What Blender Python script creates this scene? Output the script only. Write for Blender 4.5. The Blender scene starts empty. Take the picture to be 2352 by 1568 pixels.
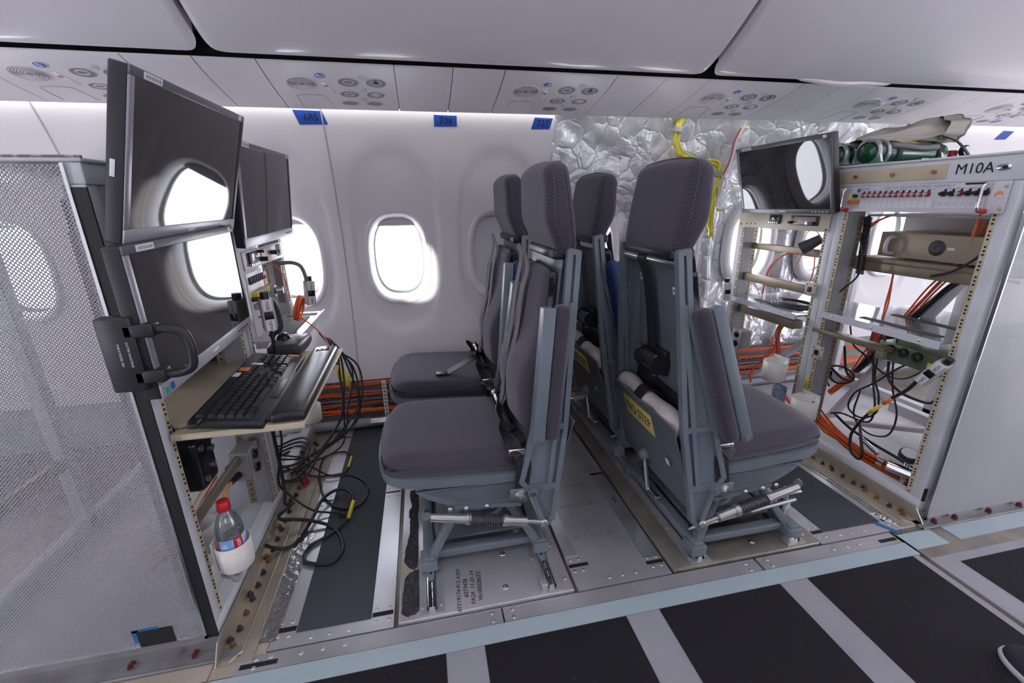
import bpy, math, random
from mathutils import Matrix, Vector, noise, Euler
V = Vector
random.seed(7)
scene = bpy.context.scene
COL = scene.collection

# ---------------------------------------------------------------- camera
YAW, PITCH, ROLL, FPX = 0.19967757, -0.30887376, -0.01433912, 992.24
CAM = V((0, 0, 1.12))
_f = V((math.sin(YAW)*math.cos(PITCH), math.cos(YAW)*math.cos(PITCH), math.sin(PITCH)))
_r = V((math.cos(YAW), -math.sin(YAW), 0))
_u = _r.cross(_f)
RIGHT = math.cos(ROLL)*_r + math.sin(ROLL)*_u
UP = -math.sin(ROLL)*_r + math.cos(ROLL)*_u
cd = bpy.data.cameras.new('camera')
cd.sensor_width = 36; cd.lens = 36*FPX/2352; cd.clip_start = 0.02; cd.clip_end = 500
cam = bpy.data.objects.new('camera', cd); COL.objects.link(cam)
cam.matrix_world = Matrix(((RIGHT.x, UP.x, -_f.x, CAM.x), (RIGHT.y, UP.y, -_f.y, CAM.y), (RIGHT.z, UP.z, -_f.z, CAM.z), (0, 0, 0, 1)))
scene.camera = cam
def ray(x, y): return _f*FPX + RIGHT*(x-1176) - UP*(y-784)
def onz(x, y, z): d = ray(x, y); return CAM + d*((z-CAM.z)/d.z)
def ony(x, y, Y): d = ray(x, y); return CAM + d*(Y/d.y)
def onx(x, y, X): d = ray(x, y); return CAM + d*(X/d.x)

# ---------------------------------------------------------------- world, sun, lamps, exposure
vs = scene.view_settings
scene.display_settings.display_device = 'sRGB'
vs.view_transform = 'Standard'; vs.look = 'None'; vs.gamma = 1.0; vs.exposure = EXPOSURE = -0.15
vs.use_curve_mapping = False
w = bpy.data.worlds.new('sky'); scene.world = w; w.use_nodes = True
nt = w.node_tree; nt.nodes.clear()
out = nt.nodes.new('ShaderNodeOutputWorld'); bg = nt.nodes.new('ShaderNodeBackground')
bg.inputs[0].default_value = (0.92, 0.925, 1.0, 1); bg.inputs[1].default_value = 14.0
nt.links.new(bg.outputs[0], out.inputs[0])
def area(name, loc, rot, sx, sy, power, color=(1, 1, 1), spread=None):
    l = bpy.data.lights.new(name, 'AREA'); l.shape = 'RECTANGLE'; l.size = sx; l.size_y = sy
    l.energy = power; l.color = color
    if spread: l.spread = spread
    o = bpy.data.objects.new(name, l); COL.objects.link(o); o.location = loc; o.rotation_euler = rot
    return o
sun = bpy.data.lights.new('sun', 'SUN'); sun.energy = 5.5; sun.angle = math.radians(0.6); sun.color = (1, .97, .92)
so = bpy.data.objects.new('sun', sun); COL.objects.link(so)
so.rotation_euler = V((0.022, 1.0, -0.022)).normalized().to_track_quat('-Z', 'Y').to_euler()
# cabin ceiling light strips, left and right of the aisle
for i, yy in enumerate((0.95, 0.03)):
    area('ceiling_light', (1.0, yy, 2.10), (0, 0, 0), 9.0, 0.16, 22, (0.94, 0.915, 1.0))

# ---------------------------------------------------------------- helpers
WM = {}
def link(o, parent=None, M=None):
    COL.objects.link(o)
    if parent is not None: o.parent = parent
    L = M or Matrix()
    o.matrix_basis = L
    WM[o.name] = (WM[parent.name] if parent is not None else Matrix()) @ L
    return o
def tag(o, label=None, cat=None, group=None, kind=None):
    if label: o['label'] = label
    if cat: o['category'] = cat
    if group: o['group'] = group
    if kind: o['kind'] = kind
    return o
def thing(name, label, cat, loc=(0, 0, 0), rotz=0, group=None, M=None):
    o = bpy.data.objects.new(name, None); o.empty_display_size = .05
    link(o, None, M or (Matrix.Translation(V(loc)) @ Matrix.Rotation(rotz, 4, 'Z')))
    return tag(o, label, cat, group)
def frame(o, x, y, z):
    x, y, z = V(x), V(y), V(z)
    return Matrix(((x.x, y.x, z.x, o[0]), (x.y, y.y, z.y, o[1]), (x.z, y.z, z.z, o[2]), (0, 0, 0, 1)))
def R3(rx=0, ry=0, rz=0): return Euler((math.radians(rx), math.radians(ry), math.radians(rz))).to_matrix().to_4x4()
def T(x, y=None, z=None): return Matrix.Translation(V(x) if y is None else V((x, y, z)))
def catmull(pts, res=6, closed=False):
    P = [V(p) for p in pts]; n = len(P)
    if n < 3: return P
    o = []
    rng = range(n if closed else n-1)
    for i in rng:
        p1, p2 = P[i], P[(i+1) % n]
        p0 = P[i-1] if (i > 0 or closed) else 2*p1-p2
        p3 = P[(i+2) % n] if (i+2 < n or closed) else 2*p2-p1
        for k in range(res):
            t = k/res
            o.append(0.5*((2*p1)+(p2-p0)*t+(2*p0-5*p1+4*p2-p3)*t*t+(3*p1-p0-3*p2+p3)*t**3))
    if not closed: o.append(P[-1])
    return o
class MB:
    def __init__(s): s.v = []; s.f = []; s.mi = []; s.sm = []
    def add(s, vs, fs, m=0, smooth=False, M=None):
        b = len(s.v)
        s.v += [(M @ V(p)) if M is not None else V(p) for p in vs]
        s.f += [tuple(b+i for i in f) for f in fs]
        s.mi += [m]*len(fs); s.sm += [smooth]*len(fs)
        return s
    def box(s, c, d, m=0, M=None):
        x, y, z = d[0]/2, d[1]/2, d[2]/2
        vs = [(c[0]+i*x, c[1]+j*y, c[2]+k*z) for i in (-1, 1) for j in (-1, 1) for k in (-1, 1)]
        return s.add(vs, [(0, 1, 3, 2), (4, 6, 7, 5), (0, 4, 5, 1), (2, 3, 7, 6), (0, 2, 6, 4), (1, 5, 7, 3)], m, False, M)
    def b2(s, x0, x1, y0, y1, z0, z1, m=0, M=None):
        return s.box(((x0+x1)/2, (y0+y1)/2, (z0+z1)/2), (abs(x1-x0), abs(y1-y0), abs(z1-z0)), m, M)
    def rbox(s, c, d, r=.003, n=1, g=0, m=0, M=None, fn=None, smooth=True):
        h = [k/2 for k in d]; r = min(r, min(h)*.999)
        def lines(k):
            a = [-h[k]+r*i/n for i in range(n+1)]; b = [h[k]-r*(n-i)/n for i in range(n+1)]
            mid = [a[-1]+(b[0]-a[-1])*(i+1)/(g+1) for i in range(g)]
            return a+mid+b
        L = [lines(0), lines(1), lines(2)]; idx = {}; vs = []; fs = []
        def vert(q):
            inner = V([max(-(h[i]-r), min(h[i]-r, q[i])) for i in range(3)])
            dd = V(q)-inner
            p = inner+dd.normalized()*r if dd.length > 1e-9 else V(q)
            key = (round(p.x, 6), round(p.y, 6), round(p.z, 6))
            if key not in idx: idx[key] = len(vs); vs.append(p)
            return idx[key]
        for ax in range(3):
            a, b = (ax+1) % 3, (ax+2) % 3
            for sg in (-1, 1):
                for i in range(len(L[a])-1):
                    for j in range(len(L[b])-1):
                        q = []
                        for (ii, jj) in ((i, j), (i+1, j), (i+1, j+1), (i, j+1)):
                            p = [0, 0, 0]; p[ax] = sg*h[ax]; p[a] = L[a][ii]; p[b] = L[b][jj]; q.append(vert(p))
                        if sg < 0: q.reverse()
                        if len(set(q)) == 4: fs.append(tuple(q))
                        elif len(set(q)) == 3: fs.append(tuple(dict.fromkeys(q)))
        if fn: vs = [V(fn(p)) for p in vs]
        return s.add([p+V(c) for p in vs], fs, m, smooth, M)
    def cyl(s, p0, p1, r0, r1=None, n=16, m=0, cap=True, smooth=True, M=None):
        p0, p1 = V(p0), V(p1); r1 = r0 if r1 is None else r1
        z = (p1-p0).normalized(); x = z.orthogonal().normalized(); y = z.cross(x)
        vs = []
        for p, r in ((p0, r0), (p1, r1)):
            vs += [p+(x*math.cos(2*math.pi*i/n)+y*math.sin(2*math.pi*i/n))*r for i in range(n)]
        s.add(vs, [(i, (i+1) % n, n+(i+1) % n, n+i) for i in range(n)], m, smooth, M)
        if cap:
            s.add(vs[:n], [tuple(reversed(range(n)))], m, False, M); s.add(vs[n:], [tuple(range(n))], m, False, M)
        return s
    def lathe(s, prof, n=24, m=0, M=None, smooth=True, a0=0, a1=2*math.pi):
        full = abs(a1-a0-2*math.pi) < 1e-6; k = len(prof); vs = []; cnt = n if full else n+1
        for i in range(cnt):
            a = a0+(a1-a0)*i/n
            vs += [(r*math.cos(a), r*math.sin(a), z) for r, z in prof]
        fs = []
        for i in range(n):
            j = (i+1) % cnt
            for t in range(k-1): fs.append((i*k+t, j*k+t, j*k+t+1, i*k+t+1))
        return s.add(vs, fs, m, smooth, M)
    def tube(s, pts, r, n=8, res=5, m=0, closed=False, M=None, raw=False):
        P = [V(p) for p in pts] if raw else catmull(pts, res, closed)
        N = len(P); up = None; vs = []
        rf = r if callable(r) else (lambda t: r)
        for i, p in enumerate(P):
            a = P[i-1] if (i > 0 or closed) else p; b = P[(i+1) % N] if (i < N-1 or closed) else p
            t = (b-a); t = t.normalized() if t.length > 1e-9 else V((0, 0, 1))
            if up is None: up = t.orthogonal().normalized()
            up = (up-t*up.dot(t)); up = up.normalized() if up.length > 1e-6 else t.orthogonal().normalized()
            w_ = t.cross(up); rr = rf(i/max(1, N-1))
            vs += [p+(up*math.cos(2*math.pi*k/n)+w_*math.sin(2*math.pi*k/n))*rr for k in range(n)]
        fs = []
        for i in range(N if closed else N-1):
            j = (i+1) % N
            for k in range(n): fs.append((i*n+k, i*n+(k+1) % n, j*n+(k+1) % n, j*n+k))
        if not closed: fs += [tuple(reversed(range(n))), tuple(range((N-1)*n, N*n))]
        return s.add(vs, fs, m, True, M)
    def ribbon(s, pts, side, w_, t=.0016, res=5, m=0, M=None, raw=False):
        P = [V(p) for p in pts] if raw else catmull(pts, res)
        S = [V(side)]*len(P) if not isinstance(side, list) else catmull(side, res)
        vs = []; N = len(P)
        for i, p in enumerate(P):
            tg = (P[min(i+1, N-1)]-P[max(i-1, 0)]).normalized(); sd = S[min(i, len(S)-1)]
            sd = (sd-tg*sd.dot(tg)).normalized(); nn = tg.cross(sd)
            for a, b in ((-1, -1), (1, -1), (1, 1), (-1, 1)): vs.append(p+sd*a*w_/2+nn*b*t/2)
        fs = []
        for i in range(N-1):
            for k in range(4): fs.append((i*4+k, i*4+(k+1) % 4, i*4+4+(k+1) % 4, i*4+4+k))
        fs += [(3, 2, 1, 0), tuple(range((N-1)*4, N*4))]
        return s.add(vs, fs, m, False, M)
    def prism(s, poly, d, M=None, m=0):
        n = len(poly)
        ar = sum(poly[i][0]*poly[(i+1) % n][1]-poly[(i+1) % n][0]*poly[i][1] for i in range(n))
        if ar < 0: poly = poly[::-1]
        vs = [(p[0], p[1], -d/2) for p in poly]+[(p[0], p[1], d/2) for p in poly]
        fs = [tuple(reversed(range(n))), tuple(range(n, 2*n))]+[(i, (i+1) % n, n+(i+1) % n, n+i) for i in range(n)]
        return s.add(vs, fs, m, False, M)
    def sweep(s, prof, x0, x1, m=0, smooth=True, nx=1, closed=False):
        """profile of (y, z) points swept along world X"""
        k = len(prof); vs = [(x0+(x1-x0)*i/nx, p[0], p[1]) for i in range(nx+1) for p in prof]; fs = []
        for i in range(nx):
            for t in range(k if closed else k-1):
                u = (t+1) % k; fs.append((i*k+t, i*k+u, (i+1)*k+u, (i+1)*k+t))
        if closed: fs += [tuple(range(k)), tuple(reversed(range(nx*k, nx*k+k)))]
        return s.add(vs, fs, m, smooth)
    def grid(s, fn, nu, nv, m=0, smooth=True):
        vs = [fn(i/nu, j/nv) for j in range(nv+1) for i in range(nu+1)]
        fs = [(j*(nu+1)+i, j*(nu+1)+i+1, (j+1)*(nu+1)+i+1, (j+1)*(nu+1)+i) for j in range(nv) for i in range(nu)]
        return s.add(vs, fs, m, smooth)
    def build(s, name, mats, parent=None, label=None, local=False, M=None, **kw):
        """links everything collected so far as ONE mesh object. Vertices are world coordinates unless local."""
        me = bpy.data.meshes.new(name)
        vs = s.v
        if M is not None: vs = [M @ p for p in vs]
        if parent is not None and not local:
            I = WM[parent.name].inverted(); vs = [I @ p for p in vs]
        L = None
        if parent is None and not local:
            xs = [p.x for p in vs]; ys = [p.y for p in vs]; zs = [p.z for p in vs]
            b = V(((min(xs)+max(xs))/2, (min(ys)+max(ys))/2, min(zs))); vs = [p-b for p in vs]; L = Matrix.Translation(b)
        me.from_pydata([tuple(p) for p in vs], [], s.f)
        if not isinstance(mats, (list, tuple)): mats = [mats]
        for m_ in mats: me.materials.append(m_)
        me.polygons.foreach_set('material_index', s.mi); me.polygons.foreach_set('use_smooth', s.sm)
        uv = me.uv_layers.new(name='UVMap'); data = []
        for p in me.polygons:
            n = p.normal; a = max(range(3), key=lambda i: abs(n[i]))
            for vi in p.vertices:
                c = me.vertices[vi].co
                data += [(c.y, c.z), (c.x, c.z), (c.x, c.y)][a]
        uv.data.foreach_set('uv', data)
        me.update()
        o = bpy.data.objects.new(name, me); link(o, parent, L)
        if label: o['label'] = label
        tag(o, None, kw.get('cat'), kw.get('group'), kw.get('kind'))
        return o
def copy_tree(o, M=None, label=None):
    def rec(x, par):
        c = x.copy(); COL.objects.link(c); c.parent = par
        WM[c.name] = (WM[par.name] if par is not None else Matrix()) @ c.matrix_basis
        for ch in list(x.children): rec(ch, c)
        return c
    c = rec(o, None)
    if M is not None:
        c.matrix_basis = M
        WM[c.name] = M
    if label: c['label'] = label
    return c
def inst(o, M):
    """a further copy of a single-mesh part under the same parent"""
    c = o.copy(); COL.objects.link(c); c.parent = o.parent; c.matrix_basis = M
    return c
_font = {}
def text(s_, size, M, m, parent=None, name='lettering', align='CENTER', shear=0, thick=.0002, sx=1.0, **kw):
    cu = bpy.data.curves.new(name, 'FONT'); cu.body = s_; cu.size = size; cu.align_x = align; cu.align_y = 'CENTER'
    cu.extrude = thick; cu.shear = shear; cu.resolution_u = 3
    tmp = bpy.data.objects.new('tmp', cu); COL.objects.link(tmp)
    dg = bpy.context.evaluated_depsgraph_get()
    me = bpy.data.meshes.new_from_object(tmp.evaluated_get(dg)); bpy.data.objects.remove(tmp)
    me.name = name; me.materials.clear(); me.materials.append(m)
    o = bpy.data.objects.new(name, me)
    M2 = M @ Matrix.Diagonal((sx, 1, 1, 1))
    if parent is not None: me.transform(WM[parent.name].inverted() @ M2); link(o, parent)
    else: me.transform(Matrix.Diagonal((sx, 1, 1, 1))); link(o, None, M)
    return tag(o, kw.get('label'), kw.get('cat'), kw.get('group'), kw.get('kind'))

# ---------------------------------------------------------------- materials
MATS = {}
def mat(name, col, rough=.5, metal=0, bump=None, var=None, spec=.5, coat=0, emis=None, es=0, aniso=0, trans=0, ior=1.45, alpha=1, sheen=0, bumpd=.0005):
    """bump=(scale, strength); var=(scale, second colour, lo, hi)"""
    if name in MATS: return MATS[name]
    m = bpy.data.materials.new(name); m.use_nodes = True; nt = m.node_tree; b = nt.nodes['Principled BSDF']
    b.inputs['Base Color'].default_value = (*col, 1); b.inputs['Roughness'].default_value = rough
    b.inputs['Metallic'].default_value = metal; b.inputs['Specular IOR Level'].default_value = spec
    b.inputs['Coat Weight'].default_value = coat; b.inputs['Transmission Weight'].default_value = trans
    b.inputs['IOR'].default_value = ior; b.inputs['Alpha'].default_value = alpha; b.inputs['Sheen Weight'].default_value = sheen
    if aniso: b.inputs['Anisotropic'].default_value = aniso
    if emis: b.inputs['Emission Color'].default_value = (*emis, 1); b.inputs['Emission Strength'].default_value = es
    tc = nt.nodes.new('ShaderNodeTexCoord')
    if var:
        nz = nt.nodes.new('ShaderNodeTexNoise'); nz.inputs['Scale'].default_value = var[0]; nz.inputs['Detail'].default_value = 6
        rp = nt.nodes.new('ShaderNodeValToRGB'); rp.color_ramp.elements[0].position = var[2]; rp.color_ramp.elements[1].position = var[3]
        rp.color_ramp.elements[0].color = (*col, 1); rp.color_ramp.elements[1].color = (*var[1], 1)
        nt.links.new(tc.outputs['Object'], nz.inputs['Vector']); nt.links.new(nz.outputs['Fac'], rp.inputs['Fac'])
        nt.links.new(rp.outputs['Color'], b.inputs['Base Color'])
    if bump:
        nz = nt.nodes.new('ShaderNodeTexNoise'); nz.inputs['Scale'].default_value = bump[0]; nz.inputs['Detail'].default_value = 4
        bp = nt.nodes.new('ShaderNodeBump'); bp.inputs['Strength'].default_value = bump[1]; bp.inputs['Distance'].default_value = bumpd
        nt.links.new(tc.outputs['Object'], nz.inputs['Vector']); nt.links.new(nz.outputs['Fac'], bp.inputs['Height'])
        nt.links.new(bp.outputs['Normal'], b.inputs['Normal'])
    MATS[name] = m
    return m
def hexdots(nt, px, py):
    """distance to the nearest point of a staggered lattice in the UV plane (metres)"""
    tc = nt.nodes.new('ShaderNodeTexCoord')
    def latt(off):
        mp = nt.nodes.new('ShaderNodeMapping'); mp.inputs['Scale'].default_value = (1/px, 1/py, 0); mp.inputs['Location'].default_value = (off, off, 0)
        nt.links.new(tc.outputs['UV'], mp.inputs['Vector'])
        fr = nt.nodes.new('ShaderNodeVectorMath'); fr.operation = 'FRACTION'; nt.links.new(mp.outputs[0], fr.inputs[0])
        sb = nt.nodes.new('ShaderNodeVectorMath'); sb.operation = 'SUBTRACT'; sb.inputs[1].default_value = (.5, .5, 0); nt.links.new(fr.outputs[0], sb.inputs[0])
        ml = nt.nodes.new('ShaderNodeVectorMath'); ml.operation = 'MULTIPLY'; ml.inputs[1].default_value = (px, py, 0); nt.links.new(sb.outputs[0], ml.inputs[0])
        ln = nt.nodes.new('ShaderNodeVectorMath'); ln.operation = 'LENGTH'; nt.links.new(ml.outputs[0], ln.inputs[0])
        return ln.outputs['Value']
    mn = nt.nodes.new('ShaderNodeMath'); mn.operation = 'MINIMUM'
    nt.links.new(latt(0), mn.inputs[0]); nt.links.new(latt(.5), mn.inputs[1])
    return mn.outputs[0]
def perf(name, col, px, py, rad, rough=.45, metal=.0):
    m = mat(name, col, rough, metal, var=(3, tuple(c*.86 for c in col), .35, .75)); nt = m.node_tree; b = nt.nodes['Principled BSDF']
    d = hexdots(nt, px, py)
    lt = nt.nodes.new('ShaderNodeMath'); lt.operation = 'GREATER_THAN'; lt.inputs[1].default_value = rad
    nt.links.new(d, lt.inputs[0]); nt.links.new(lt.outputs[0], b.inputs['Alpha'])
    return m
def fabric(name, col, dark, px, py, rad):
    m = mat(name, col, .95, 0, spec=.15, sheen=.25); nt = m.node_tree; b = nt.nodes['Principled BSDF']
    d = hexdots(nt, px, py)
    rp = nt.nodes.new('ShaderNodeValToRGB'); rp.color_ramp.elements[0].position = rad*.55/(px); rp.color_ramp.elements[1].position = rad*1.2/px
    rp.color_ramp.elements[0].color = (*dark, 1); rp.color_ramp.elements[1].color = (*col, 1)
    dv = nt.nodes.new('ShaderNodeMath'); dv.operation = 'DIVIDE'; dv.inputs[1].default_value = px
    nt.links.new(d, dv.inputs[0]); nt.links.new(dv.outputs[0], rp.inputs['Fac']); nt.links.new(rp.outputs['Color'], b.inputs['Base Color'])
    bp = nt.nodes.new('ShaderNodeBump'); bp.inputs['Strength'].default_value = .6; bp.inputs['Distance'].default_value = .0008
    nt.links.new(dv.outputs[0], bp.inputs['Height']); nt.links.new(bp.outputs['Normal'], b.inputs['Normal'])
    return m
WHITE_PL = mat('white_plastic', (.72, .70, .73), .38, bump=(900, .08))
BIN = mat('bin_laminate', (.62, .60, .64), .30, bump=(14, .35), coat=.35, bumpd=.0008)
WALL = mat('sidewall_laminate', (.72, .70, .72), .42, bump=(900, .10))
BLACK = mat('black_rubber', (.012, .012, .014), .6)
BLACKP = mat('black_plastic', (.018, .018, .022), .38, bump=(1500, .15))
BLACKG = mat('black_gloss', (.012, .012, .015), .18)
CHARC = mat('charcoal_plastic', (.05, .05, .058), .4)
SEATG = mat('seat_grey_paint', (.150, .180, .210), .38, var=(9, (.125, .152, .182), .35, .7), bump=(60, .1))
SEATG2 = mat('seat_panel_grey', (.130, .150, .175), .42, var=(6, (.105, .122, .145), .35, .7))
STEEL = mat('brushed_steel', (.62, .62, .64), .28, 1, bump=(400, .2))
CHROME = mat('chrome', (.8, .8, .82), .12, 1)
ALU = mat('floor_aluminium', (.54, .54, .57), .32, .6, var=(5, (.42, .41, .42), .35, .8), bump=(160, .25), aniso=.3)
ALUB = mat('bright_aluminium', (.74, .75, .79), .36, .8, var=(6, (.58, .59, .64), .4, .8), bump=(200, .2))
ALUD = mat('dirty_aluminium', (.34, .31, .27), .42, .7, var=(7, (.17, .15, .13), .35, .75), bump=(120, .3))
TAN = mat('tan_chromate', (.58, .50, .36), .45, var=(12, (.46, .39, .28), .4, .8))
TAND = mat('tan_metal', (.30, .25, .18), .42, .4, var=(9, (.20, .17, .12), .35, .8))
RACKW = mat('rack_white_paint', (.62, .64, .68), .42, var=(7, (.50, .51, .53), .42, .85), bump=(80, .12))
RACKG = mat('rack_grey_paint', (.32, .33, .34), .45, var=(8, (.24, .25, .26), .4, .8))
KICKG = mat('grey_channel', (.22, .22, .23), .5, .2, var=(10, (.14, .13, .13), .4, .8))
SEAF = mat('pale_green_tape', (.38, .46, .49), .30, var=(4, (.33, .41, .45), .3, .8))
MATD = mat('grip_mat', (.052, .056, .070), .8, bump=(1800, .9), var=(900, (.085, .09, .11), .55, .7), bumpd=.001)
AISLE = mat('aisle_mat', (.014, .0135, .017), .75, spec=.25, bump=(900, .5), var=(220, (.30, .30, .32), .74, .76))
AISLEG = mat('aisle_grey', (.33, .33, .36), .45, var=(5, (.26, .26, .29), .3, .8))
FOIL = mat('silver_foil', (.74, .75, .78), .30, .35, bump=(22, .9), var=(4, (.60, .62, .67), .35, .7), bumpd=.016)
def creases(m):
    nt = m.node_tree; b = nt.nodes['Principled BSDF']; tc = nt.nodes.new('ShaderNodeTexCoord')
    nz = nt.nodes.new('ShaderNodeTexNoise'); nz.inputs['Scale'].default_value = 5; nz.inputs['Detail'].default_value = 3
    av = nt.nodes.new('ShaderNodeVectorMath'); av.operation = 'MULTIPLY_ADD'; av.inputs[1].default_value = (.16, .16, .16)
    nt.links.new(tc.outputs['Object'], nz.inputs['Vector']); nt.links.new(nz.outputs['Color'], av.inputs[0]); nt.links.new(tc.outputs['Object'], av.inputs[2])
    last = None
    for sc_, st in ((9, 1.0), (24, .45)):
        v = nt.nodes.new('ShaderNodeTexVoronoi'); v.feature = 'DISTANCE_TO_EDGE'; v.inputs['Scale'].default_value = sc_; nt.links.new(av.outputs[0], v.inputs['Vector'])
        pw = nt.nodes.new('ShaderNodeMath'); pw.operation = 'POWER'; pw.inputs[1].default_value = .45; nt.links.new(v.outputs['Distance'], pw.inputs[0])
        bp = nt.nodes.new('ShaderNodeBump'); bp.inputs['Strength'].default_value = st; bp.inputs['Distance'].default_value = .12/sc_
        nt.links.new(pw.outputs[0], bp.inputs['Height'])
        if last: nt.links.new(last, bp.inputs['Normal'])
        last = bp.outputs['Normal']
    nt.links.new(last, b.inputs['Normal'])
creases(FOIL)
FOILF = mat('silver_tape', (.62, .62, .64), .18, .9, bump=(60, .8), bumpd=.004)
CLEAR = None
ORANGE = mat('orange_cable', (.75, .13, .03), .45)
ORANGEL = mat('orange_label', (.80, .20, .05), .5)
YELLOW = mat('yellow_cable', (.74, .66, .08), .45)
YEL2 = mat('yellow_label', (.72, .55, .06), .55)
YELD = mat('yellow_sign', (.60, .50, .16), .6)
RED = mat('red_plastic', (.50, .03, .03), .35)
REDP = mat('red_plate', (.42, .05, .03), .5)
BLUET = mat('blue_tape', (.012, .065, .34), .6)
BLUEPAD = mat('blue_vinyl', (.012, .030, .125), .45, bump=(30, .3), bumpd=.003)
INK = mat('black_ink', (.01, .01, .012), .6)
WHITEL = mat('white_label', (.70, .70, .74), .6)
GREYINK = mat('grey_ink', (.30, .30, .34), .6)
GREEN = mat('green_cylinder', (.010, .075, .035), .25, coat=.3)
GREENP = mat('green_pallet', (.03, .16, .08), .4)
CANVAS = mat('canvas', (.46, .42, .37), .9, bump=(500, .4), var=(4, (.38, .35, .31), .35, .7))
WEB = mat('black_webbing', (.014, .014, .018), .55, bump=(900, .4))
WEBG = mat('taupe_webbing', (.120, .108, .112), .8, bump=(900, .4))
GREYP = mat('grey_box', (.42, .42, .40), .5)
DADO = mat('dado_grey', (.16, .16, .18), .55)
SLOT = mat('slot_black', (.008, .008, .009), .8)
TUBEG = mat('grey_tube', (.30, .31, .35), .35)
PVC = mat('pvc_white', (.72, .70, .66), .28)
CARPET = mat('torn_carpet', (.035, .035, .038), .95, bump=(260, 1.0), var=(120, (.12, .12, .13), .5, .75), bumpd=.004)
GLUE = mat('old_glue', (.42, .36, .28), .7)
FAB = fabric('seat_mesh_fabric', (.088, .082, .122), (.052, .048, .06), .0052, .0070, .0022)
FABS = fabric('seat_mesh_coarse', (.088, .081, .112), (.022, .021, .028), .0068, .0094, .0026)
PERFL = perf('perforated_white', (.34, .34, .365), .0078, .0078, .0020)
PERFR = perf('perforated_fine', (.47, .48, .51), .0064, .0064, .00135)
LCD = mat('lcd_glass', (.016, .016, .019), .03, 0, spec=1.0, coat=.0, var=(40, (.03, .03, .036), .66, .74))
SILV = mat('silver_plastic', (.42, .42, .46), .35, .3)
SILVD = mat('dark_silver_plastic', (.14, .14, .155), .35, .3)
def clearmat(name, tint, gl=.12, rough=.05, haze=.0):
    m = bpy.data.materials.new(name); m.use_nodes = True; nt = m.node_tree; nt.nodes.clear()
    o = nt.nodes.new('ShaderNodeOutputMaterial'); t = nt.nodes.new('ShaderNodeBsdfTransparent'); g = nt.nodes.new('ShaderNodeBsdfGlossy')
    t.inputs[0].default_value = (*tint, 1); g.inputs['Roughness'].default_value = rough
    mx = nt.nodes.new('ShaderNodeMixShader'); lw = nt.nodes.new('ShaderNodeLayerWeight'); lw.inputs[0].default_value = .3
    mt = nt.nodes.new('ShaderNodeMath'); mt.operation = 'MULTIPLY_ADD'; mt.inputs[1].default_value = .8; mt.inputs[2].default_value = gl
    nt.links.new(lw.outputs['Fresnel'], mt.inputs[0]); nt.links.new(mt.outputs[0], mx.inputs[0])
    nt.links.new(t.outputs[0], mx.inputs[1]); nt.links.new(g.outputs[0], mx.inputs[2])
    last = mx.outputs[0]
    if haze:
        df = nt.nodes.new('ShaderNodeBsdfDiffuse'); df.inputs[0].default_value = (*tint, 1)
        m2 = nt.nodes.new('ShaderNodeMixShader'); m2.inputs[0].default_value = haze
        nt.links.new(last, m2.inputs[1]); nt.links.new(df.outputs[0], m2.inputs[2]); last = m2.outputs[0]
    nt.links.new(last, o.inputs[0]); return m
PANE = clearmat('window_acrylic', (.97, .98, 1.0), .02)
ACRYL = clearmat('clear_acrylic', (.90, .91, .93), .10, .05, .10)
PET = clearmat('bottle_plastic', (.85, .91, .96), .10, .04, .10)
def emat(name, col, st):
    m = bpy.data.materials.new(name); m.use_nodes = True; nt = m.node_tree; nt.nodes.clear()
    o = nt.nodes.new('ShaderNodeOutputMaterial'); e = nt.nodes.new('ShaderNodeEmission'); e.inputs[0].default_value = (*col, 1); e.inputs[1].default_value = st
    nt.links.new(e.outputs[0], o.inputs[0]); return m
LED = emat('led_strip', (1, .97, .95), 5.5)
# ================================================================ SETTING
X0, X1 = -3.6, 6.2
def prof(z):
    """Y of the window-side wall at height z"""
    pts = [(-.2, 2.20), (.25, 2.225), (.6, 2.265), (.9, 2.262), (1.15, 2.235), (1.35, 2.185), (1.52, 2.115), (1.7, 2.02), (2.2, 1.6)]
    for i in range(len(pts)-1):
        if z <= pts[i+1][0]:
            t = (z-pts[i][0])/(pts[i+1][0]-pts[i][0])
            m0 = (pts[i+1][1]-pts[max(0, i-1)][1])/(pts[i+1][0]-pts[max(0, i-1)][0])
            j = min(len(pts)-1, i+2); m1 = (pts[j][1]-pts[i][1])/(pts[j][0]-pts[i][0]); h = pts[i+1][0]-pts[i][0]
            return (2*t**3-3*t*t+1)*pts[i][1]+(t**3-2*t*t+t)*h*m0+(-2*t**3+3*t*t)*pts[i+1][1]+(t**3-t*t)*h*m1
    return pts[-1][1]
PITCH_W = .508
WX = [-.115+PITCH_W*k for k in range(-5, 10)]       # window centres
WZ = .868
def sup(a, b, n, th):
    c, s_ = math.cos(th), math.sin(th)
    return (a*abs(c)**(2/n)*(1 if c >= 0 else -1), b*abs(s_)**(2/n)*(1 if s_ >= 0 else -1))
def smooth(t): t = max(0, min(1, t)); return t*t*(3-2*t)
OFF = {-3: -.105}
def woff(xc): return OFF.get(round((xc+.115)/PITCH_W), 0)
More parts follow.
